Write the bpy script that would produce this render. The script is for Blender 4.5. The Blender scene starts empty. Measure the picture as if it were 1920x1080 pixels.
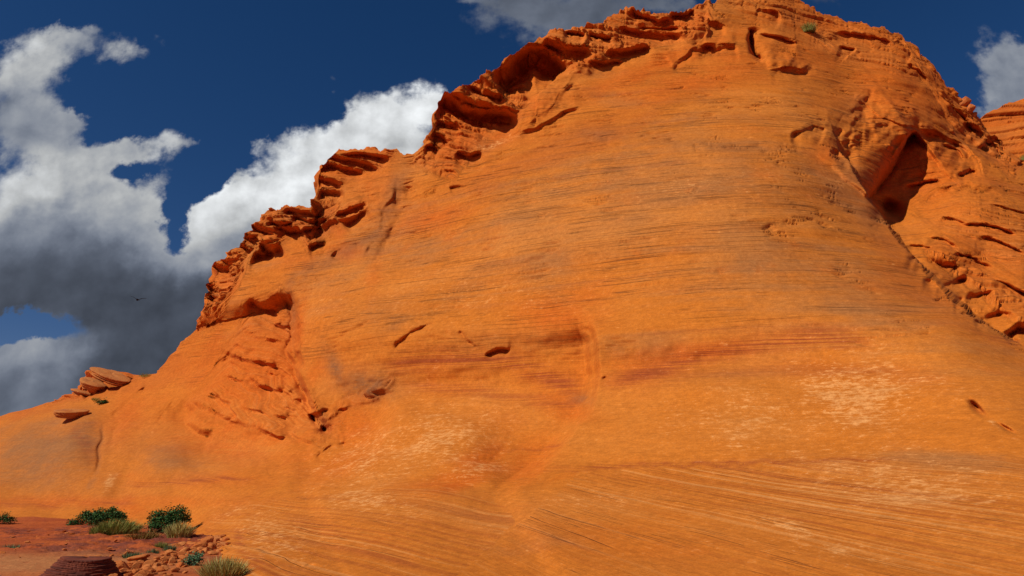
import bpy, bmesh, math, random
import numpy as np
from mathutils import Vector, Matrix

# ------------------------------------------------------------------ camera, sun, sky, exposure
SC = bpy.context.scene
F_PX, PITCH, EYE = 1280.0, math.atan(360 / 1280.0), 1.6      # focal length in photo pixels, tilt, eye height
cam_d = bpy.data.cameras.new('camera')
cam_d.lens, cam_d.sensor_width, cam_d.clip_end = 24.0, 36.0, 20000
cam = bpy.data.objects.new('camera', cam_d)
SC.collection.objects.link(cam)
cam.location = (0, 0, EYE)
cam.rotation_euler = (math.radians(90) + PITCH, 0, 0)
SC.camera = cam

SUN_DIR = Vector((-0.61, -0.43, 0.66)).normalized()           # towards the sun
sun_d = bpy.data.lights.new('sun', 'SUN')
sun_d.energy, sun_d.angle, sun_d.color = 4.2, math.radians(0.53), (1.0, 0.93, 0.82)
sun = bpy.data.objects.new('sun', sun_d)
SC.collection.objects.link(sun)
sun.rotation_euler = SUN_DIR.to_track_quat('Z', 'Y').to_euler()
SC.view_settings.view_transform = 'Standard'
SC.view_settings.look = 'None'
SC.view_settings.exposure = 0.0
SC.view_settings.gamma = 1.0
SC.render.engine = 'CYCLES'
SC.cycles.max_bounces = 6
SC.cycles.diffuse_bounces = 4


def slope(x, y):
    """photo pixel -> (X/Y, Z/Y) of its sight line in the world"""
    Yu = (540.0 - y) / F_PX
    dy = math.cos(PITCH) - Yu * math.sin(PITCH)
    return (x - 960.0) / F_PX / dy, (math.sin(PITCH) + Yu * math.cos(PITCH)) / dy


class G:
    """short notation for shader node graphs"""
    def __init__(s, tree):
        s.t = tree; s.n = tree.nodes; s.n.clear()

    def put(s, sock, v):
        if isinstance(v, bpy.types.NodeSocket): s.t.links.new(v, sock)
        elif v is not None:
            try: sock.default_value = v
            except Exception:
                sock.default_value = (v, v, v) if len(sock.default_value) == 3 else (v, v, v, 1)

    def node(s, kind, ins=(), **props):
        n = s.n.new(kind)
        for k, v in props.items(): setattr(n, k, v)
        for k, v in (ins.items() if isinstance(ins, dict) else enumerate(ins)): s.put(n.inputs[k], v)
        return n

    def m(s, op, a, b=None, c=None, clamp=False):
        return s.node('ShaderNodeMath', [a, b, c], operation=op, use_clamp=clamp).outputs[0]

    def add(s, a, b): return s.m('ADD', a, b)
    def mul(s, a, b): return s.m('MULTIPLY', a, b)
    def sub(s, a, b): return s.m('SUBTRACT', a, b)

    def v(s, op, a, b=None):
        n = s.node('ShaderNodeVectorMath', [a, b], operation=op)
        return n.outputs['Value'] if op in ('LENGTH', 'DOT_PRODUCT', 'DISTANCE') else n.outputs[0]

    def ramp(s, x, lo, hi, a=0.0, b=1.0, smooth=True):
        return s.node('ShaderNodeMapRange', [x, lo, hi, a, b],
                      interpolation_type='SMOOTHSTEP' if smooth else 'LINEAR').outputs[0]

    def noise(s, vec, scale, detail=4.0, rough=0.55, dist=0.0):
        return s.node('ShaderNodeTexNoise', {'Vector': vec, 'Scale': scale, 'Detail': detail, 'Roughness': rough,
                                             'Distortion': dist}).outputs[0]

    def mix(s, f, a, b, blend='MIX'):
        n = s.n.new('ShaderNodeMix'); n.data_type = 'RGBA'; n.blend_type = blend; n.clamp_factor = True
        s.put(n.inputs[0], f)
        for i, c in ((6, a), (7, b)):
            s.put(n.inputs[i], (*c, 1) if isinstance(c, tuple) and len(c) == 3 else c)
        return n.outputs[2]

    def combine(s, x, y, z): return s.node('ShaderNodeCombineXYZ', [x, y, z]).outputs[0]
    def attr(s, name, out='Vector'): return s.node('ShaderNodeAttribute', attribute_name=name).outputs[out]
    def sep(s, v): return s.node('ShaderNodeSeparateXYZ', [v]).outputs


def build_world():
    w = bpy.data.worlds.new('World'); SC.world = w; w.use_nodes = True
    g = G(w.node_tree)
    sky = g.node('ShaderNodeTexSky', sky_type='NISHITA', sun_disc=False)
    sky.sun_elevation = math.asin(SUN_DIR.z)
    sky.sun_rotation = math.atan2(SUN_DIR.x, SUN_DIR.y)
    sky.altitude = 1300; sky.air_density = 1.0; sky.dust_density = 0.3; sky.ozone_density = 4.0
    blue = g.node('ShaderNodeHueSaturation', {'Saturation': 1.28, 'Value': 1.0, 'Color': sky.outputs[0]}).outputs[0]
    blue = g.mix(1.0, blue, (0.80, 0.60, 0.66), 'MULTIPLY')
    d = g.node('ShaderNodeTexCoord').outputs['Generated']
    sx, sy, sz = g.sep(d)
    dy = g.m('MAXIMUM', sy, 0.08)
    gx, gz = g.m('DIVIDE', sx, dy), g.m('DIVIDE', sz, dy)
    p0 = g.combine(gx, gz, 0.0)
    # warp the cloud plane so that outlines billow
    wn = g.node('ShaderNodeTexNoise', {'Vector': p0, 'Scale': 6.0, 'Detail': 6.0, 'Roughness': 0.6}).outputs['Color']
    wv = g.v('MULTIPLY', g.v('SUBTRACT', wn, (0.5, 0.5, 0.5)), (0.15, 0.11, 0.0))
    wn2 = g.node('ShaderNodeTexNoise', {'Vector': p0, 'Scale': 22.0, 'Detail': 5.0, 'Roughness': 0.62}).outputs['Color']
    wv2 = g.v('MULTIPLY', g.v('SUBTRACT', wn2, (0.5, 0.5, 0.5)), (0.045, 0.04, 0.0))
    p = g.v('ADD', g.v('ADD', p0, wv), wv2)
    # cloud masses: photo px centre, radii px, weight, brightness
    blobs = [
        (60, 115, 95, 62, 1.0, .52), (150, 80, 70, 26, .55, .42), (215, 95, 45, 34, .45, .36),
        (20, 205, 130, 75, 1.0, .22), (110, 235, 95, 55, 1.0, .33), (165, 215, 45, 30, .5, .30),
        (270, 275, 95, 30, .85, .46), (375, 280, 55, 16, .5, .42), (330, 330, 40, 40, .42, .30), (200, 300, 80, 40, .8, .40),
        (60, 345, 170, 60, 1.0, .60), (200, 385, 130, 55, .9, .44), (280, 420, 80, 60, .9, .36), (40, 430, 160, 60, 1.2, .26),
        (380, 480, 90, 40, 1.0, .52), (180, 525, 240, 85, 1.5, .085), (60, 520, 160, 90, 1.0, .085), (300, 600, 150, 90, 1.3, .075),
        (250, 690, 170, 50, 1.0, .095), (330, 640, 120, 80, 1.0, .08),
        (70, 665, 85, 40, 1.0, .44), (20, 690, 90, 60, 1.1, .16), (60, 745, 170, 50, 1.2, .19), (0, 560, 70, 30, .8, .11),
        (735, 205, 78, 48, 1.1, .82), (800, 185, 40, 40, .8, .78), (690, 240, 80, 50, 1.0, .62), (590, 290, 125, 58, 1.2, .80),
        (480, 350, 85, 50, 1.0, .86), (400, 395, 48, 40, .9, .8), (445, 330, 40, 40, .7, .8), (560, 370, 110, 50, 1.1, .72), (420, 400, 80, 42, 1.0, .50), (470, 430, 100, 40, 1.0, .28),
        (560, 240, 60, 20, .35, .55), (480, 265, 50, 22, .6, .66), (760, 270, 90, 40, 1.0, .56),
        (625, 135, 18, 12, .36, .14), (640, 157, 16, 10, .36, .14), (268, 228, 24, 12, .42, .22), (120, 60, 90, 16, .35, .2),
        (1040, 34, 125, 62, 1.0, .165), (1150, 0, 120, 40, .9, .11), (960, 5, 60, 30, .7, .12), (880, 0, 50, 10, .45, .15),
        (1250, 10, 60, 24, .5, .15), (1560, 0, 60, 24, .5, .085), (1480, -20, 120, 30, .6, .12),
        (1890, 140, 62, 38, 1.0, .30), (1930, 110, 60, 34, .9, .30), (1900, 185, 60, 32, .9, .27), (1870, 215, 34, 18, .8, .26),
        (1960, 170, 90, 90, .8, .26),
    ]
    holes = [(400, 322, 52, 30, 1.3), (330, 392, 28, 48, 1.2), (348, 440, 26, 22, .8), (38, 614, 62, 20, 2.2), (430, 245, 60, 50, .7), (255, 240, 40, 26, .5),
             (240, 170, 46, 34, .8), (205, 245, 26, 18, .5), (120, 25, 60, 16, .5), (650, 205, 36, 22, .6), (235, 325, 34, 16, .9), (170, 190, 26, 12, .4), (215, 155, 30, 24, .6)]
    dens = bri = None
    for (bx, by, rx, ry, wt, br) in blobs:
        cx, cz = slope(bx, by)
        rx, ry = rx * .84, ry * .84
        ex = slope(bx + rx, by)[0] - cx
        ez = slope(bx, by - ry)[1] - cz
        q = g.v('MULTIPLY', g.v('SUBTRACT', p, (cx, cz, 0)), (1 / ex, 1 / ez, 0))
        e = g.mul(g.m('EXPONENT', g.mul(g.v('DOT_PRODUCT', q, q), -0.9)), wt)
        eb = g.mul(e, br)
        dens = e if dens is None else g.add(dens, e)
        bri = eb if bri is None else g.add(bri, eb)
    hole = None
    for (bx, by, rx, ry, wt) in holes:
        cx, cz = slope(bx, by)
        q = g.v('MULTIPLY', g.v('SUBTRACT', p, (cx, cz, 0)), (1 / (slope(bx + rx, by)[0] - cx), 1 / (slope(bx, by - ry)[1] - cz), 0))
        e = g.mul(g.m('EXPONENT', g.mul(g.v('DOT_PRODUCT', q, q), -0.9)), wt)
        hole = e if hole is None else g.add(hole, e)
    bright = g.m('DIVIDE', bri, g.m('MAXIMUM', dens, 0.001))
    n1 = g.noise(p0, 9.0, 8.0, 0.54)
    n2 = g.noise(g.v('ADD', p0, (-0.016, 0.020, 0.0)), 9.0, 8.0, 0.50)
    n3 = g.noise(p, 4.5, 6.0, 0.55)
    n4 = g.noise(p0, 30.0, 5.0, 0.6)
    cover = g.sub(g.add(dens, g.add(g.mul(g.sub(n1, 0.5), 1.95), g.mul(g.sub(n4, .5), .75))), hole)
    a = g.ramp(cover, 0.34, 1.02)
    relief = g.add(1.0, g.mul(g.ramp(bright, .08, .5, .75, 1.0), g.add(g.mul(g.sub(n1, n2), 2.2), g.mul(g.sub(n3, 0.5), 0.8))))
    edge = g.ramp(cover, 0.40, 1.3, 1.10, 0.94)
    lum = g.m('MAXIMUM', g.mul(g.mul(bright, relief), edge), 0.05)
    tint = g.mix(g.ramp(lum, 0.06, 0.5), (0.80, 0.95, 1.28), (0.97, 1.0, 1.02))
    cloud = g.mix(1.0, tint, g.combine(lum, lum, lum), 'MULTIPLY')
    b1 = g.node('ShaderNodeBackground', {'Color': blue, 'Strength': 0.072})
    b2 = g.node('ShaderNodeBackground', {'Color': cloud, 'Strength': 1.0})
    ms = g.node('ShaderNodeMixShader', [a, b1.outputs[0], b2.outputs[0]])
    out = g.n.new('ShaderNodeOutputWorld')
    g.t.links.new(ms.outputs[0], out.inputs[0])


build_world()

# ------------------------------------------------------------------ array noise
_rng = np.random.RandomState(7)
_PERM = np.tile(_rng.permutation(256).astype(np.int32), 3)
_GR = _rng.normal(size=(256, 3)).astype(np.float32)
_GR /= np.linalg.norm(_GR, axis=1)[:, None]
_H1 = _rng.rand(256).astype(np.float32)


def perlin(p):
    """gradient noise about -0.7..0.7 of an (n,3) array"""
    i = np.floor(p).astype(np.int32); f = (p - i).astype(np.float32)
    u = f * f * f * (f * (f * 6 - 15) + 10); i &= 255
    out = np.zeros(len(p), np.float32)
    for dx in (0, 1):
        a = _PERM[i[:, 0] + dx]; wx = u[:, 0] if dx else 1 - u[:, 0]
        for dy in (0, 1):
            b = _PERM[a + i[:, 1] + dy]; wy = wx * (u[:, 1] if dy else 1 - u[:, 1])
            for dz in (0, 1):
                h = _PERM[b + i[:, 2] + dz]
                wz = wy * (u[:, 2] if dz else 1 - u[:, 2])
                gr = _GR[h]
                out += wz * (gr[:, 0] * (f[:, 0] - dx) + gr[:, 1] * (f[:, 1] - dy) + gr[:, 2] * (f[:, 2] - dz))
    return out


def fbm(p, octv=4, rough=0.5, lac=2.03):
    r = np.zeros(len(p), np.float32); a = 1.0
    for k in range(octv):
        r += a * perlin(p * (lac ** k) + 17.3 * k); a *= rough
    return r


def hash2(a, b):
    a = a.astype(np.int64); b = b.astype(np.int64)
    return _H1[_PERM[_PERM[a & 255] + (b & 255)]]


def sstep(x, a, b):
    t = np.clip((x - a) / (b - a), 0, 1)
    return t * t * (3 - 2 * t)


def grid_mesh(name, P, mat, parent=None, attrs=()):
    """(rows, cols, 3) array -> one smooth quad mesh object"""
    R, C = P.shape[:2]
    me = bpy.data.meshes.new(name)
    n = R * C
    idx = np.arange(n, dtype=np.int32).reshape(R, C)
    q = np.stack([idx[:-1, :-1], idx[:-1, 1:], idx[1:, 1:], idx[1:, :-1]], -1).reshape(-1, 4)
    me.vertices.add(n); me.vertices.foreach_set('co', P.reshape(-1).astype(np.float32))
    me.loops.add(q.size); me.loops.foreach_set('vertex_index', q.reshape(-1))
    me.polygons.add(len(q))
    me.polygons.foreach_set('loop_start', np.arange(0, q.size, 4, dtype=np.int32))
    me.polygons.foreach_set('use_smooth', np.ones(len(q), bool))
    for an, kind, arr in attrs:
        at = me.attributes.new(an, kind, 'POINT')
        at.data.foreach_set('vector' if kind == 'FLOAT_VECTOR' else 'color' if kind == 'FLOAT_COLOR' else 'value',
                            arr.reshape(-1).astype(np.float32))
    me.update(); me.validate()
    me.materials.append(mat)
    o = bpy.data.objects.new(name, me)
    SC.collection.objects.link(o)
    if parent: o.parent = parent
    return o


# ------------------------------------------------------------------ rock material
def rock_material(name, far=False):
    m = bpy.data.materials.new(name); m.use_nodes = True
    g = G(m.node_tree)
    bed = g.attr('bed')
    obj = g.node('ShaderNodeTexCoord').outputs['Object']
    s1 = g.sep(g.attr('stain_shade', 'Color')); deep, pale, dark = s1[0], s1[1], s1[2]
    s2 = g.sep(g.attr('kind', 'Color')); band, fresh, tan = s2[0], s2[1], s2[2]
    bw = g.v('ADD', bed, g.v('MULTIPLY', g.v('SUBTRACT', g.node('ShaderNodeTexNoise', {'Vector': obj, 'Scale': 0.25,
             'Detail': 3.0}).outputs['Color'], (.5, .5, .5)), (0.0, 0.0, 0.22)))
    st1 = g.noise(g.v('MULTIPLY', bw, (0.05, 0.05, 2.2)), 1.0, 7.0, 0.62)      # broad beds
    st2 = g.noise(g.v('MULTIPLY', bw, (0.16, 0.16, 8.0)), 1.0, 7.0, 0.65)      # laminae
    st3 = g.noise(g.v('MULTIPLY', bw, (2.2, 2.2, 24.0)), 1.0, 5.0, 0.6)        # fine streaks
    bl1 = g.noise(obj, 0.20, 6.0, 0.6, 0.4)
    bl2 = g.noise(g.v('ADD', obj, (31, 5, 9)), 0.7, 7.0, 0.65, 0.3)
    gr = g.noise(obj, 22.0, 4.0, 0.7)
    gr2 = g.noise(obj, 5.0, 6.0, 0.7)
    C_or, C_tan = (0.540, 0.156, 0.015), (0.370, 0.138, 0.037)
    C_deep, C_red, C_pale, C_dark = (0.55, 0.108, 0.006), (0.30, 0.058, 0.014), (0.68, 0.315, 0.100), (0.150, 0.075, 0.038)
    f = g.add(g.mul(g.sub(st1, 0.5), 1.5), g.add(g.mul(g.sub(bl1, 0.5), 2.4), g.add(g.mul(tan, 1.6), g.mul(g.sub(st2, .5), .45))))
    col = g.mix(g.ramp(f, -0.25, 0.85), C_or, C_tan)
    col = g.mix(g.mul(g.ramp(bl2, .5, .72), g.ramp(st1, .4, .6, 0, .5)), col, (0.55, 0.125, 0.008))
    col = g.mix(g.mul(fresh, 0.85), col, (0.55, 0.112, 0.007))
    bl0 = g.noise(g.v('MULTIPLY', obj, (1.0, 1.0, 1.8)), 0.075, 4.0, 0.55, 0.6)
    col = g.mix(g.ramp(bl0, .48, .66, 0, .55), col, (0.60, 0.205, 0.034))
    col = g.mix(g.ramp(bl0, .47, .34, 0, .50), col, (0.42, 0.098, 0.012))
    dm = g.mul(deep, g.ramp(g.add(g.mul(bl2, 0.7), g.mul(st2, 0.6)), 0.45, 0.75, 0.45, 1.0))
    col = g.mix(dm, col, C_deep)
    # laminae of the cross-bedded sets
    lm = g.add(g.mul(g.noise(g.v('MULTIPLY', bed, (0.03, 0.03, 4.0)), 1.0, 3.0, 0.6), .30), g.mul(g.noise(g.v('MULTIPLY', bed, (0.06, 0.06, 19.0)), 1.0, 3.0, 0.7), .70))
    # iron-red beds
    bm = g.mul(g.add(band, 0.0), g.ramp(lm, 0.44, 0.56, 0.10, 0.95))
    bm2 = g.mul(g.ramp(st1, 0.60, 0.72), 0.28)
    col = g.mix(g.m('MAXIMUM', bm, bm2), col, C_red)
    stp = g.mul(g.attr('kind', 'Alpha'), g.attr('stain_shade', 'Alpha'))
    col = g.mix(g.mul(stp, g.ramp(lm, .50, .60, 0, .62)), col, C_red)
    col = g.mix(g.mul(stp, g.ramp(lm, .48, .38, 0, .60)), col, C_pale)
    # pale salt flecks lying along the laminae
    fl = g.add(g.mul(st3, 0.38), g.add(g.mul(gr2, 0.50), g.mul(bl2, 0.32)))
    fm = g.ramp(g.add(fl, g.mul(pale, 0.17)), 0.70, 0.82)
    col = g.mix(g.mul(fm, 0.70), col, C_pale)
    col = g.mix(g.mul(pale, g.mul(g.ramp(g.add(g.mul(st2, .5), g.mul(bl2, .5)), 0.46, 0.64), 0.38)), col, C_pale)
    sp = g.mul(g.ramp(g.noise(g.v('MULTIPLY', obj, (1.0, 1.0, 1.7)), 13.0, 3.0, 0.6), 0.585, 0.68), g.mul(g.ramp(gr2, .42, .60), g.add(g.mul(pale, .75), .22)))
    col = g.mix(sp, col, (0.74, 0.37, 0.14))
    # desert varnish, plus shade painted at the knoll crease and left cleft
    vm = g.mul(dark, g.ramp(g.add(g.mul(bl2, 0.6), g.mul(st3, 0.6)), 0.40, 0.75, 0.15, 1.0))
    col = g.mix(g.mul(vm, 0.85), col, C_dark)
    # grain and thin dirty partings between the beds
    col = g.mix(1.0, col, g.mix(g.ramp(g.add(g.mul(gr, .5), g.mul(gr2, .5)), 0.34, 0.66), (0.80, 0.77, 0.74), (1.16, 1.17, 1.18)), 'MULTIPLY')
    col = g.mix(1.0, col, g.mix(g.ramp(st3, 0.30, 0.70), (0.93, 0.92, 0.91), (1.05, 1.055, 1.06)), 'MULTIPLY')
    # long thin dirty partings between the beds
    q1 = g.noise(g.v('MULTIPLY', bw, (0.045, 0.045, 3.4)), 1.0, 2.0, 0.5)
    q2 = g.noise(g.v('MULTIPLY', bw, (0.07, 0.07, 7.5)), 1.0, 2.0, 0.5, 0.0)
    gate = g.ramp(g.noise(g.v('MULTIPLY', bw, (0.22, 0.22, 0.55)), 1.0, 4.0, 0.6), 0.47, 0.60)
    gate2 = g.ramp(g.noise(g.v('MULTIPLY', g.v('ADD', bw, (7, 3, 5)), (0.35, 0.35, 1.2)), 1.0, 4.0, 0.65), 0.50, 0.60)
    off = g.mul(g.ramp(g.sep(bed)[2], 32.0, 33.0, 1.0, 0.5), g.ramp(g.sep(bed)[2], 5.5, 9.0, 0.12, 1.0))
    ck = g.mul(g.ramp(g.m('ABSOLUTE', g.sub(q1, 0.5)), 0.0, 0.011, 1.0, 0.0), gate)
    ck = g.mul(off, g.m('MAXIMUM', ck, g.mul(g.mul(g.ramp(g.m('ABSOLUTE', g.sub(q2, 0.5)), 0.0, 0.014, 1.0, 0.0), gate2), .8)))
    ck = g.mul(ck, g.attr('stain_shade', 'Alpha'))
    col = g.mix(g.mul(ck, 0.62), col, (0.17, 0.060, 0.020))
    hgt = g.add(g.add(g.mul(st2, 0.020), g.mul(lm, .016)), g.add(g.mul(st3, 0.009), g.add(g.mul(gr2, 0.016), g.add(g.mul(gr, 0.006), g.mul(ck, -0.06)))))
    bump = g.node('ShaderNodeBump', {'Strength': g.mul(g.attr('stain_shade', 'Alpha'), 0.8), 'Distance': 1.0, 'Height': hgt})
    bs = g.node('ShaderNodeBsdfPrincipled', {'Base Color': col, 'Roughness': 0.9, 'Normal': bump.outputs[0]})
    bs.inputs['Specular IOR Level'].default_value = 0.15
    out = g.n.new('ShaderNodeOutputMaterial'); g.t.links.new(bs.outputs[0], out.inputs[0])
    return m


ROCK = rock_material('banded_sandstone')

# ------------------------------------------------------------------ the sandstone hill
SIL = np.array([(-170, 826), (0, 783), (60, 765), (100, 752), (146, 738), (163, 716), (188, 696), (230, 700), (262, 703), (292, 700), (330, 655),
                (366, 616), (383, 588), (393, 553), (406, 512), (425, 488), (445, 472), (462, 447), (485, 414), (510, 394), (540, 388),
                (580, 390), (592, 382), (601, 352), (608, 328), (622, 303), (640, 280), (690, 277), (740, 280), (775, 290), (798, 267), (812, 240),
                (820, 208), (836, 180), (870, 167), (905, 146), (930, 126), (955, 104), (990, 82), (1030, 62), (1080, 52), (1130, 43),
                (1175, 18), (1210, 22), (1240, 28), (1280, 22), (1310, 10), (1340, 3), (1380, -6), (1450, -8), (1500, 3), (1540, 24),
                (1590, 37), (1620, 46), (1660, 57), (1690, 67), (1720, 88), (1750, 124), (1770, 154), (1800, 190), (1830, 219),
                (1860, 258), (1885, 287), (1905, 302), (1920, 310), (1960, 332), (2100, 425)], float)
# where the rock stands: photo pixel and distance ahead of the camera in metres
FRONT = [(-170, 815, 52), (-170, 900, 38), (-170, 965, 33.5), (-170, 1150, 14), (0, 783, 50), (0, 860, 41), (0, 930, 35), (0, 965, 33.2), (0, 1040, 22), (0, 1150, 14),
         (100, 748, 50), (100, 850, 40), (100, 930, 34), (100, 966, 32.5), (200, 700, 50), (180, 780, 43), (185, 860, 37), (190, 930, 32.5), (200, 968, 31), (200, 1040, 22), (200, 1150, 14),
         (290, 705, 46), (300, 780, 40), (300, 860, 34.5), (300, 930, 30), (330, 978, 26.8), (350, 1030, 19.5), (330, 1150, 13.6),
         (390, 590, 43.2), (400, 680, 41.2), (400, 780, 36.5), (400, 860, 32), (420, 930, 26), (430, 985, 21.2), (450, 1040, 14.8), (450, 1150, 10.0),
         (480, 430, 42.4), (500, 560, 40.6), (500, 700, 36), (500, 800, 32), (520, 880, 27.2), (540, 950, 21.2), (550, 1020, 15.4), (550, 1150, 9.6),
         (620, 310, 41.8), (600, 450, 40.5), (620, 560, 36), (640, 680, 32.5), (640, 780, 30.5), (640, 850, 26.8), (660, 920, 21.3), (680, 1000, 15.2), (680, 1150, 9.2),
         (780, 280, 40.2), (760, 400, 38.5), (780, 520, 34), (780, 620, 31), (780, 720, 29.3), (780, 800, 26.3), (800, 880, 21.8), (800, 960, 16.5), (800, 1150, 9),
         (830, 170, 39.6), (900, 300, 37.6), (950, 110, 40.3), (960, 250, 38), (960, 400, 33.3), (960, 520, 30.4), (960, 640, 28.4), (960, 720, 26.8), (960, 800, 24.3), (960, 880, 20.5), (960, 960, 15.8), (960, 1150, 8.8),
         (1130, 40, 41.8), (1130, 150, 39.4), (1130, 280, 34.5), (1130, 400, 30.5), (1130, 520, 27.8), (1130, 640, 25.8), (1130, 740, 23.8), (1130, 820, 21.3), (1130, 900, 17.8), (1130, 980, 14), (1130, 1150, 8.4),
         (1340, 0, 43), (1320, 120, 39.4), (1320, 250, 33.5), (1320, 400, 28.3), (1320, 520, 25.7), (1320, 640, 23.4), (1320, 740, 21.2), (1320, 820, 19), (1320, 900, 16), (1320, 980, 12.8), (1320, 1150, 8.2),
         (1500, 30, 44), (1500, 150, 38.8), (1500, 250, 33.5), (1500, 400, 28), (1500, 520, 25), (1500, 640, 22.3), (1500, 740, 20), (1500, 820, 17.7), (1500, 900, 14.8), (1500, 980, 12), (1500, 1150, 8),
         (1640, 60, 45), (1620, 200, 38.8), (1610, 300, 34.5), (1640, 385, 31), (1630, 500, 25.8), (1680, 600, 22), (1680, 700, 19.5), (1680, 800, 16.7), (1680, 900, 13.6), (1680, 1000, 11), (1680, 1150, 7.8),
         (1760, 530, 26), (1800, 600, 22), (1800, 700, 18.3), (1800, 800, 15.5), (1800, 900, 12.8), (1800, 1000, 10.6), (1800, 1150, 7.6),
         (1920, 650, 21.5), (1920, 720, 17.6), (1920, 800, 14.8), (1920, 900, 12.2), (1920, 1000, 10.2), (1920, 1150, 7.5),
         (2100, 760, 17.5), (2100, 850, 13.6), (2100, 1000, 9.8), (2100, 1150, 7.3)]
BACK = [(1560, 300, 36.0), (1600, 250, 36.5), (1620, 340, 35.5), (1660, 400, 36.5), (1720, 430, 34.5), (1720, 345, 39), (1640, 250, 37.5), (1700, 210, 39.5), (1640, 60, 45), (1700, 100, 44.5), (1600, 150, 41.5),
        (1780, 300, 39.5), (1780, 215, 43), (1850, 340, 38), (1850, 280, 43), (1900, 310, 42), (1750, 480, 30.3), (1820, 400, 33.8), (1840, 480, 31.5),
        (1920, 400, 35), (1920, 500, 30), (1800, 560, 28.4), (1870, 600, 27), (1920, 640, 25.5), (2100, 450, 40), (2100, 600, 29), (2100, 760, 25), (1700, 520, 28.5), (1500, 150, 38.8), (1500, 30, 44), (1480, 260, 33.2)]
EDGE = [(1560, 235), (1580, 290), (1640, 385), (1690, 452), (1740, 510), (1800, 567), (1860, 610), (1920, 647), (2110, 745)]


def tps(ctrl, X, Y):
    c = np.array(ctrl, float); cx, cy, v = c[:, 0] / 500, c[:, 1] / 500, np.log(c[:, 2])
    K = lambda d2: np.where(d2 > 1e-12, d2 * np.log(np.maximum(d2, 1e-12)), 0)
    n = len(c)
    A = np.zeros((n + 3, n + 3))
    A[:n, :n] = K((cx[:, None] - cx) ** 2 + (cy[:, None] - cy) ** 2) + np.eye(n) * 0.004
    A[:n, n:] = np.stack([np.ones(n), cx, cy], 1); A[n:, :n] = A[:n, n:].T
    w = np.linalg.solve(A, np.concatenate([v, [0, 0, 0]]))
    x, y = (X / 500).ravel(), (Y / 500).ravel()
    out = w[n] + w[n + 1] * x + w[n + 2] * y
    for k in range(n):
        d2 = ((x - cx[k]) ** 2 + (y - cy[k]) ** 2).astype(np.float32)
        out += w[k] * d2 * np.log(np.maximum(d2, 1e-9))
    return out.reshape(X.shape)


NC, NR = 1240, 680
ux = np.linspace(-165, 2090, NC)
ysil = np.interp(ux, SIL[:, 0], SIL[:, 1])
ysil += 9 * fbm(np.stack([ux / 19, ux * 0 + .5, ux * 0], 1), 4, .6) * sstep(ux, 370, 400)
tt = np.linspace(0, 1, NR); tt = (np.where(tt < .62, tt * 0.78 / .62, .78 + (tt - .62) * .22 / .38))[:, None]
PX = np.repeat(ux[None, :], NR, 0)
PY = 1140 * (1 - tt) + ysil[None, :] * tt
px, py = PX.ravel(), PY.ravel()


def seg_dist(pts, x, y):
    """signed distance to a polyline (+ = right hand of travel, picture y down) and place along it 0..1"""
    pts = np.array(pts, float)
    L = np.concatenate([[0], np.cumsum(np.hypot(*np.diff(pts, axis=0).T))])
    bd = np.full(len(x), 1e9); bs = np.zeros(len(x)); bt = np.zeros(len(x)); bp = np.zeros(len(x))
    for k in range(len(pts) - 1):
        (x0, y0), (x1, y1) = pts[k], pts[k + 1]
        dx, dy = x1 - x0, y1 - y0; l2 = dx * dx + dy * dy
        t = np.clip(((x - x0) * dx + (y - y0) * dy) / l2, 0, 1)
        d = np.hypot(x - x0 - t * dx, y - y0 - t * dy)
        cr = (dx * (y - y0) - dy * (x - x0)) / math.sqrt(l2)
        m = (d < bd - 1e-6) | ((d < bd + 1e-6) & (np.abs(cr) > bp))
        s = np.sign(cr); bp = np.where(m, np.abs(cr), bp)
        bd = np.where(m, d, bd); bs = np.where(m, s, bs)
        bt = np.where(m, (L[k] + t * math.sqrt(l2)) / L[-1], bt)
    return bd * bs, bt


_jit = (fbm(np.stack([px / 38, py / 38, px * 0], 1), 2) * 8).astype(np.float64)
_jit2 = (fbm(np.stack([px / 38, py / 38, px * 0 + 9], 1), 2) * 8).astype(np.float64)
jx, jy = px + _jit, py + _jit2


def near(pts, r):
    a = np.array(pts)
    return np.nonzero((px > a[:, 0].min() - r) & (px < a[:, 0].max() + r) & (py > a[:, 1].min() - r) & (py < a[:, 1].max() + r))[0]


def ledge(off, pts, side, amp, decay, amp2=0.0, rise=3.0, decay2=20.0, taper=0.14, jit=1.0, soft=3.0, mod=True):
    """one side of the line stands out, the other is undercut"""
    i = near(pts, max(4 * decay, rise + 4 * decay2))
    d, t = seg_dist(pts, px[i] + jit * _jit[i], py[i] + jit * _jit2[i])
    d *= side
    tp = sstep(np.minimum(t, 1 - t), -0.001, taper) if taper else 1.0
    o = np.where(d > 0, -amp * sstep(d, -0.5, soft) * np.exp(-np.maximum(d, 0) / decay),
                 amp2 * sstep(-d, 0, rise) * np.exp(-np.maximum(-d - rise, 0) / decay2))
    md = np.clip(0.62 + 1.3 * fbm(np.stack([px[i] / 34, py[i] / 34, np.full(len(i), 3.0 + amp + pts[0][0] * .01)], 1), 3), 0.08, 1.25) if mod else 1.0
    if mod and amp2 > 1: md = .78 + .22 * md
    fall = np.clip(1 - (np.abs(d) / (4 * decay if True else 1)) ** 2, 0, 1) if decay * 4 >= rise + 4 * decay2 else np.clip(1 - (np.abs(d) / (rise + 4 * decay2)) ** 2, 0, 1)
    off[i] += o * tp * md * fall


def blob(cx, cy, rx, ry, ang=0.0, j=True):
    a = math.radians(ang); c, s = math.cos(a), math.sin(a)
    x, y = (jx, jy) if j else (px, py)
    u, v = (x - cx) * c + (y - cy) * s, -(x - cx) * s + (y - cy) * c
    return np.exp(-np.minimum((u / rx) ** 2 + (v / ry) ** 2, 50))


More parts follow.
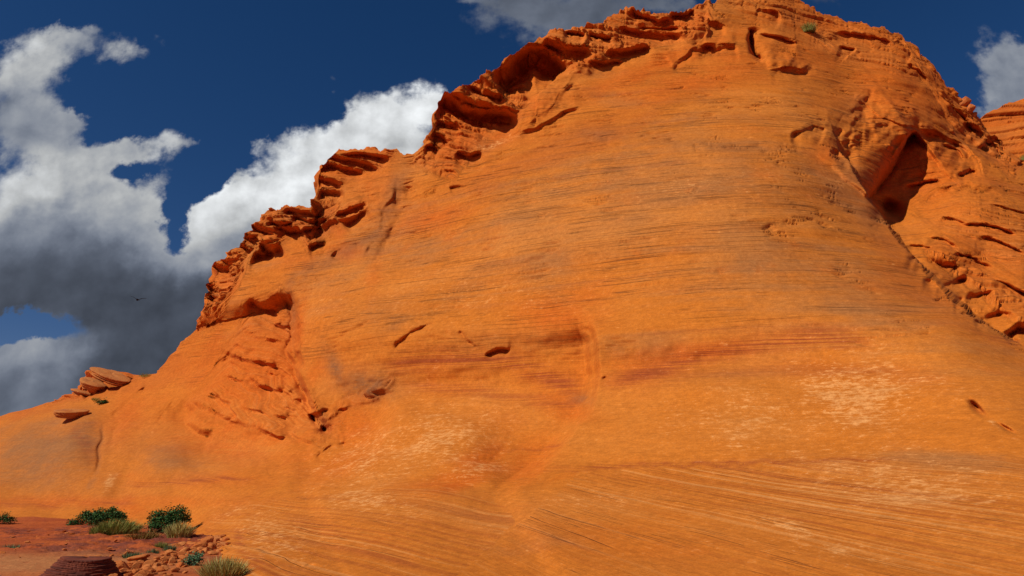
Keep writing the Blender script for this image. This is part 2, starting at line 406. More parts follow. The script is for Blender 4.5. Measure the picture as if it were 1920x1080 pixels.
def line(pts, w):
    r = np.zeros(len(px)); i = near(pts, 4 * w + 20)
    d, t = seg_dist(pts, jx[i], jy[i])
    r[i] = np.exp(-(d / w) ** 2) * sstep(np.minimum(t, 1 - t), -0.02, 0.15)
    return r


def poly(pts, soft=14):
    p = np.array(pts, float); r = np.zeros(len(px))
    i = near(pts, soft * 2 + 10)
    x, y = jx[i], jy[i]
    ins = np.zeros(len(i), bool); bd = np.full(len(i), 1e9)
    for k in range(len(p)):
        (x0, y0), (x1, y1) = p[k - 1], p[k]
        cr = ((y0 > y) != (y1 > y))
        with np.errstate(divide='ignore', invalid='ignore'):
            ins ^= cr & (x < (x1 - x0) * (y - y0) / (y1 - y0 if y1 != y0 else 1e-9) + x0)
        dx, dy = x1 - x0, y1 - y0
        t = np.clip(((x - x0) * dx + (y - y0) * dy) / (dx * dx + dy * dy), 0, 1)
        bd = np.minimum(bd, np.hypot(x - x0 - t * dx, y - y0 - t * dy))
    sd = np.where(ins, bd, -bd)
    r[i] = sstep(sd, -soft * 0.5, soft)
    return r


CRAGS = [  # stands out above, undercut below, depth of undercut in px, line in photo px
    (.15, .5, 4, [(452, 612), (478, 628), (500, 636), (540, 643)]), (.2, .55, 5, [(408, 652), (432, 663), (456, 674), (490, 682)]), (.15, .5, 4, [(470, 676), (496, 681), (530, 690)]),
    (.2, .6, 6, [(440, 694), (464, 706), (491, 723), (520, 732)]), (.15, .45, 4, [(418, 700), (443, 711), (464, 719)]), (.15, .5, 4, [(490, 692), (520, 702), (555, 706)]),
    (.15, .45, 4, [(500, 738), (535, 749), (572, 754)]), (.15, .5, 5, [(362, 754), (388, 764), (414, 778), (450, 790)]), (.12, .4, 4, [(410, 780), (440, 793), (470, 800)]),
    (.2, .55, 5, [(468, 796), (492, 806), (520, 820), (548, 824)]), (.12, .4, 4, [(540, 812), (560, 822), (590, 832)]), (.25, .8, 7, [(470, 560), (495, 576), (526, 580)]),
    (.2, .6, 5, [(510, 604), (530, 611), (548, 616)]), (.12, .4, 4, [(450, 762), (500, 776), (560, 792)]), (.12, .4, 4, [(480, 722), (540, 738), (575, 736)]), (.12, .4, 4, [(380, 735), (420, 748), (452, 762)]),
    (.15, .5, 5, [(395, 690), (412, 676), (430, 664)]), (.1, .35, 4, [(520, 770), (550, 780), (585, 792)]), (.1, .35, 4, [(500, 752), (540, 765), (580, 775)]),
    (.4, 1.2, 8, [(845, 171), (875, 184), (902, 200), (934, 198)]), (.35, 1.0, 7, [(872, 156), (902, 170), (932, 182), (956, 189)]), (.35, 1.0, 8, [(886, 141), (900, 152), (914, 161)]),
    (.3, .9, 7, [(822, 225), (845, 235), (868, 238)]), (.3, .9, 8, [(812, 250), (835, 256), (850, 268)]), (.3, .8, 6, [(855, 285), (880, 290), (905, 282)]), (.3, .9, 6, [(796, 272), (815, 275), (830, 284)]),
    (.4, 1.0, 7, [(607, 301), (630, 293), (685, 305), (718, 313)]), (.4, 1.1, 8, [(595, 321), (625, 306), (655, 315), (690, 321)]), (.4, 1.1, 9, [(593, 333), (615, 332), (652, 346)]), (.3, 1.2, 16, [(600, 352), (625, 354), (650, 352)]),
    (.3, .8, 5, [(640, 286), (680, 288), (735, 298)]), (.25, .7, 6, [(628, 406), (650, 396), (688, 380)]), (.25, .7, 6, [(640, 420), (665, 408), (690, 392)]),
    (.4, 1.0, 7, [(1175, 20), (1203, 29), (1235, 41), (1265, 36)]), (.4, .9, 6, [(1250, 30), (1285, 28), (1302, 16)]), (.3, .9, 6, [(1057, 58), (1080, 62), (1100, 68)]),
    (.5, 1.6, 16, [(1022, 68), (1045, 84), (1070, 92), (1113, 90)]), (.3, .8, 6, [(1103, 63), (1130, 72), (1150, 70)]), (.3, 1.0, 8, [(1128, 98), (1167, 95), (1227, 82)]),
    (.3, .9, 7, [(1153, 43), (1187, 57), (1225, 66), (1290, 70)]), (.3, .8, 6, [(1190, 48), (1230, 54), (1280, 52)]), (.3, .8, 6, [(1100, 112), (1130, 116), (1170, 110)]),
    (.35, 1.0, 7, [(505, 412), (534, 424), (556, 417)]), (.3, 1.5, 14, [(494, 451), (510, 462), (526, 455)]), (.3, 1.3, 11, [(472, 470), (492, 473), (512, 468)]), (.3, .9, 6, [(520, 429), (546, 434), (573, 430)]),
    (.4, 1.1, 8, [(552, 402), (585, 414), (606, 408)]), (.4, 1.3, 9, [(568, 436), (592, 429), (614, 404)]), (.35, .9, 6, [(530, 391), (563, 397), (611, 400)]), (.35, 1.0, 8, [(478, 418), (500, 429), (517, 442)]),
    (.3, .9, 7, [(412, 484), (438, 488)]), (.3, 1.0, 9, [(407, 495), (424, 499), (437, 503)]), (.3, .9, 7, [(390, 532), (404, 538), (418, 546)]), (.3, .9, 6, [(386, 552), (412, 555)]), (.3, .8, 6, [(382, 573), (402, 577)]),
    (.3, .9, 7, [(460, 442), (478, 446), (492, 440)]), (.3, .9, 6, [(440, 460), (460, 462), (474, 470)]), (.3, .9, 7, [(575, 462), (595, 455), (612, 452)]),
    (.2, .6, 4, [(1420, 60), (1460, 66), (1500, 80)]), (.2, .6, 4, [(1570, 85), (1600, 92), (1602, 100)]), (.2, .6, 5, [(1560, 60), (1620, 66), (1680, 84)]), (.2, .6, 5, [(1700, 115), (1720, 135), (1745, 150)]),
    (.3, .9, 6, [(1780, 190), (1800, 215), (1830, 250)]), (.3, .9, 7, [(1800, 228), (1822, 240), (1846, 262)]), (.3, .8, 6, [(1836, 262), (1860, 272), (1886, 296)]), (.3, .8, 6, [(1842, 255), (1868, 262), (1890, 284)]),
    (.2, .7, 5, [(1690, 350), (1730, 340), (1770, 338)]), (.2, .7, 6, [(1790, 330), (1820, 315), (1840, 322)]), (.2, .6, 5, [(1760, 268), (1790, 280), (1810, 300)]),
    (.15, .5, 4, [(1790, 415), (1850, 424), (1910, 442)]), (.15, .5, 4, [(1760, 405), (1790, 408), (1815, 414)]), (.15, .5, 4, [(1735, 442), (1770, 448), (1800, 460)]), (.12, .4, 4, [(1850, 380), (1890, 388), (1930, 402)]),
    (.15, .5, 4, [(1830, 440), (1880, 456), (1930, 478)]), (.15, .5, 5, [(1780, 470), (1820, 478), (1870, 500)]), (.15, .5, 5, [(1860, 520), (1900, 536), (1940, 556)]), (.15, .6, 6, [(1700, 455), (1730, 455), (1755, 462)]),
]


def build_hill():
    lf = tps(FRONT, PX, PY).ravel()
    lb = tps(BACK, PX, PY).ravel()
    ed, et = seg_dist(EDGE, px, py)
    wb = sstep(-ed, -0.6, 1.2) * sstep(px, 1545, 1600)
    up = sstep(px - 1380 - (py - 40) * 0.35, 0, 190)                     # upper right joins smoothly
    wb = np.where(py < 300, np.maximum(wb * sstep(py, 150, 240), 0) * 1.0 + up * (1 - sstep(py, 150, 240)), wb)
    Yd = np.exp(lf * (1 - wb) + lb * wb)
    o = np.zeros(len(px))
    # --- large forms
    o += -1.0 * blob(900, 615, 240, 55) + 0.8 * blob(880, 735, 240, 36) - 0.5 * blob(1420, 570, 260, 55) + 0.45 * blob(1330, 680, 220, 26)
    o += -0.5 * blob(690, 620, 70, 80) + 0.25 * blob(1000, 850, 50, 40, -40) - 0.5 * blob(820, 840, 110, 50, -30)
    o += 0.22 * blob(1010, 885, 60, 26, -35) - 0.4 * blob(90, 860, 80, 60) - 0.35 * blob(720, 980, 140, 45, 15) + 0.35 * blob(960, 945, 90, 22, -15)
    ledge(o, [(742, 738), (727, 790), (692, 840), (640, 882), (560, 918)], -1, 0.75, 130, 0.7, 20, 60, soft=14, jit=.5, mod=False)
    ledge(o, [(328, 728), (308, 768), (280, 802)], 1, 0.2, 40, 0.22, 6, 26, soft=8, jit=.6, taper=.4)
    ledge(o, [(300, 735), (268, 762), (232, 800), (205, 838)], -1, 0.25, 30, 0.25, 6, 26, soft=5, jit=.6, mod=False)
    ledge(o, [(370, 770), (352, 790), (372, 806), (400, 812)], -1, 0.3, 24, 0.7, 9, 20, soft=4, jit=.5, mod=False)
    ledge(o, [(330, 880), (420, 905), (500, 898), (560, 880)], 1, 0.5, 60, 0.2, 20, 40, soft=24, jit=.5, mod=False)
    o += 1.5 * blob(450, 848, 105, 30, 8) + .9 * blob(345, 765, 20, 30, 25) - .9 * blob(300, 870, 60, 30, -20) + .7 * blob(240, 890, 20, 50, 30)
    i_ = near([(190, 800), (186, 850), (178, 900)], 60); d_, t_ = seg_dist([(200, 790), (186, 850), (174, 905)], jx[i_], jy[i_])
    o[i_] += .28 * np.exp(-(d_ / 4) ** 2) * sstep(np.minimum(t_, 1 - t_), -.01, .4)
    o += -0.35 * blob(470, 655, 40, 16, 15) - 0.35 * blob(520, 668, 30, 14, 10) + .35 * blob(420, 640, 30, 50, 30) - .3 * blob(440, 730, 40, 16, 20) - .3 * blob(530, 725, 30, 16, 10)
    # --- edges
    ledge(o, [(748, 335), (742, 372), (722, 400), (718, 430), (700, 460), (672, 494)], 1, 0.45, 40, 0.5, 20, 30, soft=8)
    ledge(o, [(618, 480), (630, 465), (642, 462), (650, 470)], -1, 0.15, 25, 0.8, 8, 14)
    ledge(o, [(535, 535), (548, 575), (552, 620), (548, 660), (562, 700), (580, 740), (600, 790), (612, 818)], -1, 0.8, 70, 2.6, 9, 110, mod=False)
    ledge(o, [(598, 822), (622, 790), (660, 768), (700, 757), (745, 730)], -1, 0.4, 60, 0.3, 26, 40, soft=12)
    ledge(o, [(1095, 585), (1108, 640), (1113, 700), (1106, 745), (1085, 785), (1040, 840), (990, 890), (920, 935)], -1, 1.2, 170, 0.8, 16, 70, jit=.5, soft=14, mod=False)
    ledge(o, [(1000, 765), (955, 798), (936, 830), (900, 870), (850, 905), (815, 925)], 1, 0.36, 90, 0.08, 10, 40, jit=.6, soft=40, taper=.5, mod=False)
    ledge(o, [(732, 668), (746, 642), (765, 624), (800, 607), (824, 602)], -1, 0.16, 30, 0.34, 3, 7, soft=4, taper=.35)
    ledge(o, [(862, 622), (880, 640), (896, 650)], -1, 0.1, 20, 0.22, 3, 7)
    ledge(o, [(910, 664), (932, 650), (957, 656)], -1, 0.12, 20, 0.42, 4, 7, mod=False)
    ledge(o, [(1205, 612), (1222, 616), (1243, 630)], -1, 0.05, 20, 0.1, 3, 12)
    ledge(o, [(1478, 250), (1505, 243), (1524, 228), (1556, 238)], -1, 0.15, 30, 0.6, 7, 26)
    ledge(o, [(916, 140), (945, 124), (960, 102), (985, 82), (1013, 82), (1043, 100), (1076, 120), (1082, 136)], 1 * -1, 0.7, 50, 4.6, 40, 24, taper=.08)
    ledge(o, [(822, 172), (845, 178), (875, 195), (905, 210), (930, 207), (955, 206), (982, 214)], -1, 0.5, 40, 3.2, 26, 22)
    ledge(o, [(966, 248), (1000, 240), (1030, 226), (1060, 206), (1098, 198)], -1, 0.35, 40, 0.35, 6, 14)
    ledge(o, [(985, 238), (1004, 222), (1040, 196), (1062, 160), (1082, 132)], -1, 0.2, 30, 0.35, 8, 18)
    ledge(o, [(1258, 124), (1285, 106), (1302, 90), (1322, 84)], -1, 0.3, 30, 0.4, 6, 12)
    ledge(o, [(1312, 82), (1345, 88), (1384, 84)], -1, 0.4, 30, 0.9, 11, 10)
    ledge(o, [(1322, 40), (1345, 40), (1366, 55)], -1, 0.4, 16, 0.9, 12, 10)
    ledge(o, [(1400, 50), (1404, 80), (1412, 105), (1428, 120)], 1, 0.1, 30, 1.3, 5, 14)
    ledge(o, [(1436, 132), (1470, 124), (1505, 130), (1524, 116)], -1, 0.6, 50, 0.5, 9, 12)
    ledge(o, [(1420, 14), (1445, 22), (1466, 33)], -1, 0.2, 16, 0.8, 7, 8)
    ledge(o, [(1716, 243), (1695, 259), (1679, 287), (1669, 306), (1648, 339), (1622, 371)], 1, 0.7, 90, 3.0, 9, 36, taper=0.06, jit=.5, mod=False)
    ledge(o, [(1662, 330), (1700, 316), (1740, 326), (1790, 318), (1822, 338)], -1, 0.15, 40, 0.45, 16, 18, jit=.6)
    o += 2.6 * blob(1668, 396, 26, 20, 20) - .5 * blob(1745, 290, 24, 26, 10) - .6 * blob(1600, 300, 40, 50, 20)
    ledge(o, [(1630, 155), (1600, 198), (1575, 228), (1562, 255), (1556, 290), (1585, 330)], 1, 0.15, 40, 0.9, 14, 60)
    ledge(o, [(1716, 243), (1750, 245), (1790, 262), (1830, 300), (1852, 335)], -1, 0.4, 60, 0.8, 10, 40)
    ledge(o, [(1600, 180), (1640, 215), (1690, 236), (1760, 240)], -1, 0.3, 50, 0.4, 20, 40)
    ledge(o, [(1692, 70), (1702, 92), (1716, 104)], -1, 0.2, 20, 0.8, 8, 10)
    ledge(o, [(1690, 380), (1740, 367), (1780, 350), (1820, 345), (1868, 356), (1898, 364)], -1, 0.35, 18, 0.5, 9, 18)
    ledge(o, [(1700, 470), (1745, 474), (1775, 488), (1808, 502)], -1, 0.25, 30, 0.9, 14, 10)
    ledge(o, [(1730, 512), (1775, 524), (1815, 518)], -1, 0.2, 20, 0.8, 13, 9)
    ledge(o, [(1785, 556), (1820, 550), (1862, 548)], -1, 0.2, 20, 0.7, 10, 9)
    ledge(o, [(1825, 590), (1870, 578), (1905, 588)], -1, 0.2, 20, 0.7, 11, 9)
    ledge(o, [(1880, 628), (1905, 606), (1960, 612)], -1, 0.2, 20, 1.2, 14, 12)
    ledge(o, [(1770, 395), (1810, 405), (1870, 428), (1920, 440)], -1, 0.12, 20, 0.15, 4, 14)
    ledge(o, [(1745, 430), (1800, 440), (1860, 455)], -1, 0.12, 20, 0.15, 4, 14)
    ledge(o, [(1880, 530), (1920, 548), (1960, 570)], -1, 0.15, 20, 0.3, 4, 14)
    ledge(o, [(226, 735), (196, 835), (168, 935)], 1, 3.0, 150, 0.1, 16, 80, jit=.4, soft=90, taper=.4, mod=False)
    ledge(o, [(200, 780), (235, 753), (262, 734), (278, 727)], -1, 0.4, 10, 0.3, 5, 8, jit=.4)
    ledge(o, [(225, 800), (252, 780), (270, 765)], -1, 0.2, 20, 0.15, 4, 20)
    ledge(o, [(150, 742), (164, 726), (180, 736)], -1, 0.5, 10, 1.0, 8, 8)
    ledge(o, [(186, 704), (212, 712), (232, 718)], -1, 0.8, 14, 1.2, 8, 10)
    ledge(o, [(585, 856), (612, 834), (650, 824)], -1, 0.2, 30, 0.3, 5, 25)
    ledge(o, [(596, 850), (630, 810), (645, 780)], 1, 0.15, 20, 0.1, 5, 20)
    ledge(o, [(498, 880), (515, 870), (530, 866)], -1, 0.12, 20, 0.2, 4, 14)
    ledge(o, [(700, 886), (715, 878)], -1, 0.05, 16, 0.1, 3, 14)
    ledge(o, [(860, 912), (900, 908), (940, 912)], -1, 0.05, 20, 0.08, 3, 20)
    ledge(o, [(540, 1066), (580, 1062), (620, 1066)], -1, 0.08, 20, 0.08, 3, 12)
    ledge(o, [(470, 962), (500, 950), (515, 940)], -1, 0.06, 20, 0.08, 3, 16)
    ledge(o, [(840, 312), (870, 300), (900, 296), (960, 284), (1060, 272), (1150, 266), (1200, 276), (1330, 282), (1420, 272), (1540, 290)], -1, 0.10, 22, 0.10, 4, 16)
    ledge(o, [(1095, 252), (1115, 248), (1150, 258)], -1, 0.06, 15, 0.18, 5, 10)
    ledge(o, [(838, 350), (856, 343), (880, 345)], -1, 0.15, 14, 0.35, 5, 8)
    for am, a2, ri, pts in CRAGS:
        rec = 340 < pts[0][0] < 600 and pts[0][1] > 560
        if rec: ledge(o, pts, -1, am * 3.2, 24, a2 * .75, ri, 12, taper=.3, jit=.35)
        else: ledge(o, pts, -1, am, 14, a2, ri, 13, taper=.22, jit=.6, mod=False)
    for pts, w, dp in (([(540, 540), (549, 580), (551, 620), (549, 655), (562, 700)], 6, 2.0), ([(590, 775), (604, 795), (614, 818)], 8, 2.2), ([(1404, 60), (1412, 100), (1428, 122)], 5, 1.2), ([(1690, 250), (1668, 300), (1640, 365)], 7, .8)):
        i = near(pts, 5 * w + 10); d, t = seg_dist(pts, jx[i], jy[i])
        o[i] += dp * np.exp(-(d / w) ** 2) * sstep(np.minimum(t, 1 - t), -.01, .2)
    ledge(o, [(425, 990), (470, 958), (540, 934), (700, 921), (820, 916), (900, 930), (980, 950)], 1, 0.5, 70, 0.3, 16, 40, taper=.3, soft=12, jit=.4, mod=False)
    ledge(o, [(985, 884), (1200, 868), (1430, 862), (1600, 860), (1720, 852)], 1, 0.07, 40, 0.05, 5, 30, soft=5, jit=.4)
    ledge(o, [(760, 770), (790, 800), (850, 830), (905, 835), (936, 830)], 1, 0.12, 60, 0.05, 12, 40, soft=14)
    for (cx, cy, rx, ry, an, am) in ((612, 772, 9, 6, 10, .6), (600, 792, 8, 5, 20, .6), (608, 806, 8, 4, -20, .7), (640, 770, 7, 4, 0, .3), (1832, 763, 15, 5, 38, .7), (1888, 797, 18, 3.5, 30, .35), (1618, 742, 16, 5, 0, .05), (1133, 709, 5, 3, -20, .2),
                                     (1122, 708, 4, 3, -20, .15), (1102, 619, 9, 5, 20, .15), (1905, 636, 10, 3, 5, .3)):
        o += am * blob(cx, cy, rx, ry, an, False)
    Y1 = Yd + o
    sx = (px - 960) / F_PX; Yu = (540 - py) / F_PX
    dyr = math.cos(PITCH) - Yu * math.sin(PITCH)
    ra, rb = sx / dyr, (math.sin(PITCH) + Yu * math.cos(PITCH)) / dyr
    P = np.stack([ra * Y1, Y1, EYE + rb * Y1], 1)
    Pb = np.stack([ra * Yd, Yd, EYE + rb * Yd], 1).reshape(NR, NC, 3)
    # smooth outward normals of the bare form
    du = np.gradient(Pb, axis=1); dv = np.gradient(Pb, axis=0)
    N = np.cross(du, dv); N /= np.linalg.norm(N, axis=2, keepdims=True) + 1e-9
    for _ in range(4):
        Q = np.pad(N, ((6, 6), (6, 6), (0, 0)), mode='edge')
        N = (Q[12:, 6:-6] + Q[:-12, 6:-6] + Q[6:-6, 12:] + Q[6:-6, :-12] + 2 * N) / 6
    N /= np.linalg.norm(N, axis=2, keepdims=True) + 1e-9
    N = N.reshape(-1, 3)
    # --- where the beds stick out as ledges, and how they dip
    M = np.zeros(len(px)); dip = np.full(len(px), 0.30); big = np.zeros(len(px))

    def zone(pts, amt, d=None, b=0.0, soft=14):
        w = poly(pts, soft)
        np.maximum(M, w * amt, out=M)
        if d is not None: dip[:] = dip * (1 - w) + d * w
        big[:] = np.maximum(big, w * b)
    zone([(365, 625), (380, 540), (395, 500), (435, 455), (470, 470), (455, 520), (432, 560), (410, 605)], 1.0, 0.12, .5)
    zone([(440, 475), (475, 400), (520, 370), (645, 375), (630, 420), (578, 475), (560, 440), (500, 472)], 0.75, 0.10, .8)
    zone([(585, 400), (580, 310), (630, 260), (770, 268), (720, 312), (680, 322), (642, 350), (640, 385)], 0.65, 0.30, .5)
    zone([(618, 432), (640, 388), (690, 372), (692, 396), (655, 420)], 0.8, 0.15, .3)
    zone([(775, 305), (810, 165), (900, 125), (990, 145), (990, 200), (900, 270), (850, 335), (815, 325)], 0.75, 0.42, .7)
    zone([(990, 140), (1020, 55), (1180, -5), (1340, -8), (1330, 70), (1260, 85), (1180, 98), (1100, 135)], 0.80, 0.22, .6)
    zone([(1330, -20), (1500, -10), (1700, 60), (1760, 150), (1690, 150), (1560, 110), (1480, 60), (1400, 40)], 0.34, 0.35, .5)
    zone([(1690, 60), (1780, 150), (1925, 300), (1905, 345), (1780, 245)], 0.5, 0.5, .6)
    zone([(526, 535), (560, 610), (556, 680), (622, 800), (600, 832), (480, 815), (390, 785), (330, 765), (400, 700), (450, 600), (480, 560)], 0.36, 0.42, .7, 24)
    zone([(450, 575), (520, 535), (552, 590), (550, 640), (500, 610)], 0.38, 0.2, .4)
    zone([(600, 800), (640, 745), (740, 700), (740, 735), (660, 770), (615, 822)], 0.45, 0.15, .2)
    zone([(1722, 462), (1770, 440), (1930, 560), (1930, 620), (1890, 600), (1800, 530)], 0.5, 0.25, .3)
    zone([(1690, 390), (1760, 350), (1880, 345), (1930, 420), (1930, 540), (1760, 440)], 0.22, 0.30, .1, 20)
    zone([(85, 758), (150, 705), (185, 680), (255, 690), (255, 714), (205, 724), (160, 748)], 0.9, 0.45, .4, 8)
    zone([(1575, 225), (1635, 150), (1850, 310), (1890, 345), (1800, 370), (1720, 260), (1640, 330)], 0.05, 0.35, .3)
    fr = M.copy()
    x, y, z = P[:, 0], P[:, 1], P[:, 2]
    warp = fbm(P * np.array([.13, .03, .20]), 3)
    warp2 = fbm(P * np.array([.55, .10, .55]) + 40, 3)
    along = x * 0.95 + y * 0.12

    def blocks(th, ln, seed, pw=2.0):
        s = (z + dip * x + warp * 1.6 + warp2 * 0.22) / th + seed * 11.7
        s = s + 0.35 * np.sin(s * 1.7 + seed)
        s2 = s.reshape(NR, NC); fw = np.minimum(np.abs(np.gradient(s2, axis=0)) + .3 * np.abs(np.gradient(s2, axis=1)), 9).ravel()
        k = np.floor(s); q = s - k
        hl = hash2(k, np.full_like(k, seed * 5))
        a = along / (ln * (0.6 + 0.9 * hl)) + hl * 37 + warp2 * 0.5
        c = np.floor(a); r = a - c
        h = hash2(k * 7 + seed, c * 3)
        we = np.maximum(.08, 2.2 * fw)
        ed_ = np.clip((.42 - fw) / .25, 0, 1) * sstep(q, 0, we) * (1 - .72 * q) * (1 - np.abs(2 * r - 1) ** 16)
        slant = 1.15
        return (0.25 * hl + 0.75 * h ** pw) * ed_ * slant
    sel = M > 0.004
    D = np.zeros(len(px))
    if sel.any():
        D = (0.9 * big * blocks(1.30, 6.5, 3) + 0.60 * blocks(0.58, 5.0, 1, 1.3) + 0.44 * blocks(0.25, 3.6, 2, 1.2)) * M
        D += M * 0.16 * (fbm(P * np.array([.5, .5, .9]) + 5, 4) - .5)
    # gentle bedding relief everywhere else
    sface = z + 0.03 * x + warp * 0.5
    rel = fbm(np.stack([along * 0.16, y * 0.05, sface * 0.8], 1), 4) * 0.16
    rel += fbm(np.stack([along * 0.3, y * 0.15, sface * 1.7], 1), 2, 0.5) * 0.04
    thin = fbm(np.stack([along * 0.22, y * 0.1, sface * 1.9], 1) + 71, 3)
    rel -= 0.12 * np.exp(-(thin / 0.06) ** 2) * sstep(warp2, 0.02, 0.35) * (1 - sstep(py, 620, 720)) * sstep(px, 480, 620)
    rel += warp * 0.25 * sstep(py, 1000, 700)
    D = D + rel * (1 - 0.6 * np.clip(M, 0, 1))
    Nd = N * np.array([1, 1, 0.4]); Nd /= np.linalg.norm(Nd, axis=1)[:, None]
    P = P + Nd * D[:, None]
    P[:, 0] -= 0.35 * blob(622, 322, 40, 34)
    # --- bedding coordinate for the surface pattern
    bx_, by_ = px + .7 * _jit, py + .7 * _jit2
    lowR = sstep(by_ - np.interp(bx_, [900, 1000, 1200, 1450, 1700, 1920, 2100], [960, 890, 868, 862, 853, 838, 830]), -.5, .5) * (bx_ > 1000 - (by_ - 955) * 1.15) * (bx_ > 860)
    lowL = sstep(by_ - np.interp(bx_, [380, 440, 540, 700, 840, 960, 1000], [985, 950, 930, 915, 912, 952, 1100]), -.5, .5) * (bx_ > 380) * (bx_ < 1000 - (by_ - 955) * 1.15)
    set_id = (lowR * 2 + lowL).reshape(NR, NC)
    seam = (np.abs(np.gradient(set_id, axis=0)) + np.abs(np.gradient(set_id, axis=1))) > 0
    pad = np.pad(seam, 1, mode='edge'); seam = pad[1:-1, 1:-1] | pad[2:, 1:-1] | pad[:-2, 1:-1] | pad[1:-1, 2:] | pad[1:-1, :-2]
    joint = 1.0 - seam.ravel()
    xx, yy, zz = P.T
    s_face = zz + 0.03 * xx + warp * 0.25
    s_r = 0.9 * zz + 0.40 * xx + 0.10 * yy + warp2 * 0.04
    s_l = 0.7 * zz + 0.26 * xx + 0.20 * yy + warp * 0.30
    s_led = zz + dip * xx + warp * 1.6 + warp2 * 0.22
    sb = s_face * (1 - lowR - lowL) + (s_r * 1.0 + 40) * lowR + (s_l * 0.8 + 80) * lowL
    ml = sstep(M, 0.03, 0.2)
    sb = sb * (1 - ml) + s_led * ml
    bed = np.stack([xx * 0.8 + yy * 0.6, yy * 0.8 - xx * 0.6, sb], 1)
    deep = np.zeros(len(px)); pale = deep.copy(); dark = deep.copy(); band = deep.copy(); tan = deep.copy()
    for a in ((1040, 590, 80, 36, 0, .9), (1090, 560, 60, 30, -15, .6), (810, 410, 70, 22, -14, .9), (1300, 660, 190, 22, -9, .7), (1560, 690, 160, 22, 4, .4),
              (560, 615, 14, 60, 5, 1), (590, 700, 20, 50, 20, .8), (660, 800, 55, 45, 0, .8), (860, 895, 110, 18, -14, .9), (990, 860, 60, 40, -40, .7),
              (1240, 120, 190, 20, -22, .9), (1380, 110, 60, 30, 0, .7), (440, 660, 80, 70, 0, .6), (400, 530, 60, 50, 0, .7), (300, 770, 90, 60, 0, .35),
              (560, 860, 60, 40, 0, .5), (420, 840, 140, 30, 10, .7), (640, 470, 40, 20, 0, .7), (700, 520, 14, 40, 12, .4), (630, 435, 18, 22, 0, .7),
              (1550, 290, 30, 30, 40, .8), (1680, 180, 120, 90, 30, .8), (1720, 310, 120, 70, 10, .9), (1850, 480, 140, 100, 30, .6), (250, 955, 40, 16, 0, .8),
              (940, 255, 40, 14, -20, .8), (240, 780, 40, 60, 30, .7), (450, 800, 150, 40, 12, .8), (520, 650, 60, 90, 0, .6), (900, 860, 60, 24, -25, 1), (860, 905, 80, 16, -20, 1), (180, 940, 240, 12, 0, .8), (400, 900, 120, 18, 0, .5), (640, 870, 80, 30, -20, .6), (470, 700, 130, 120, 20, .85), (350, 700, 50, 40, -40, .4), (560, 480, 60, 40, 0, .4), (1010, 110, 120, 50, -20, .7), (1500, 100, 120, 40, 10, .6), (1060, 760, 60, 24, 20, .7), (1230, 60, 120, 30, -8, .8), (700, 350, 60, 60, 0, .5), (1310, 150, 160, 26, -12, .8), (1000, 200, 70, 30, -20, .7), (870, 260, 60, 60, 0, .5), (1600, 60, 140, 40, 15, .5), (50, 770, 60, 12, -15, .6), (1100, 1010, 300, 50, 10, .25),
              (1200, 690, 80, 30, -10, .7), (950, 800, 60, 40, 0, .3)):
        deep = np.maximum(deep, a[5] * blob(*a[:5]))
    for a in ((1600, 740, 130, 75, 0, 1), (1680, 900, 230, 60, 8, .8), (1490, 990, 90, 16, 18, .95), (1580, 1030, 110, 22, 12, .8), (820, 830, 110, 45, -10, .8), (520, 1010, 90, 45, 25, .9), (700, 860, 120, 60, -20, .7), (850, 810, 120, 60, 0, .7), (1400, 780, 160, 60, 0, .6), (700, 940, 110, 24, 8, .9),
              (1790, 872, 70, 9, 12, 1), (880, 880, 90, 20, -12, .7), (930, 268, 36, 6, -18, .9), (1380, 815, 90, 40, 0, .5), (1250, 350, 200, 40, 0, .3),
              (900, 560, 300, 50, -5, .35), (1860, 785, 20, 5, 20, 1), (205, 905, 8, 20, 35, .9), (1560, 360, 60, 60, 20, .3), (1130, 940, 160, 20, 0, .4)):
        pale = np.maximum(pale, a[5] * blob(*a[:5]))
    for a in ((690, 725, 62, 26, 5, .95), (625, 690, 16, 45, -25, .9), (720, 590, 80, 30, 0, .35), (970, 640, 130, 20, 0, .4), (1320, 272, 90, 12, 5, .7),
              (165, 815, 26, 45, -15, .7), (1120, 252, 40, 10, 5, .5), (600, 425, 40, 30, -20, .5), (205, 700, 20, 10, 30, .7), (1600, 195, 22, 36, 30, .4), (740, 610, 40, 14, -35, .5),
              (560, 410, 50, 22, 0, .3), (1210, 650, 60, 30, 0, .3), (1088, 750, 26, 10, 0, .8), (1150, 652, 40, 18, 0, .5), (610, 790, 12, 26, -10, .5), (80, 855, 130, 80, -10, .62), (155, 815, 30, 26, 20, .7), (310, 855, 100, 46, 10, .45), (140, 925, 200, 36, 0, .25), (430, 845, 110, 26, 10, .2), (545, 580, 8, 40, 0, .5)):  # the two narrow upright ellipses paint the left cleft's shade into the colour
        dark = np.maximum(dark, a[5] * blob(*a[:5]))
    dark = np.maximum(dark, 0.6 * line([(196, 790), (186, 845), (180, 895), (160, 925)], 7))  # painted shade along the knoll crease, mixed in with the varnish mask
    dark = np.maximum(dark, 0.62 * line([(778, 288), (745, 345), (728, 400), (700, 440), (560, 520), (520, 560)], 15))
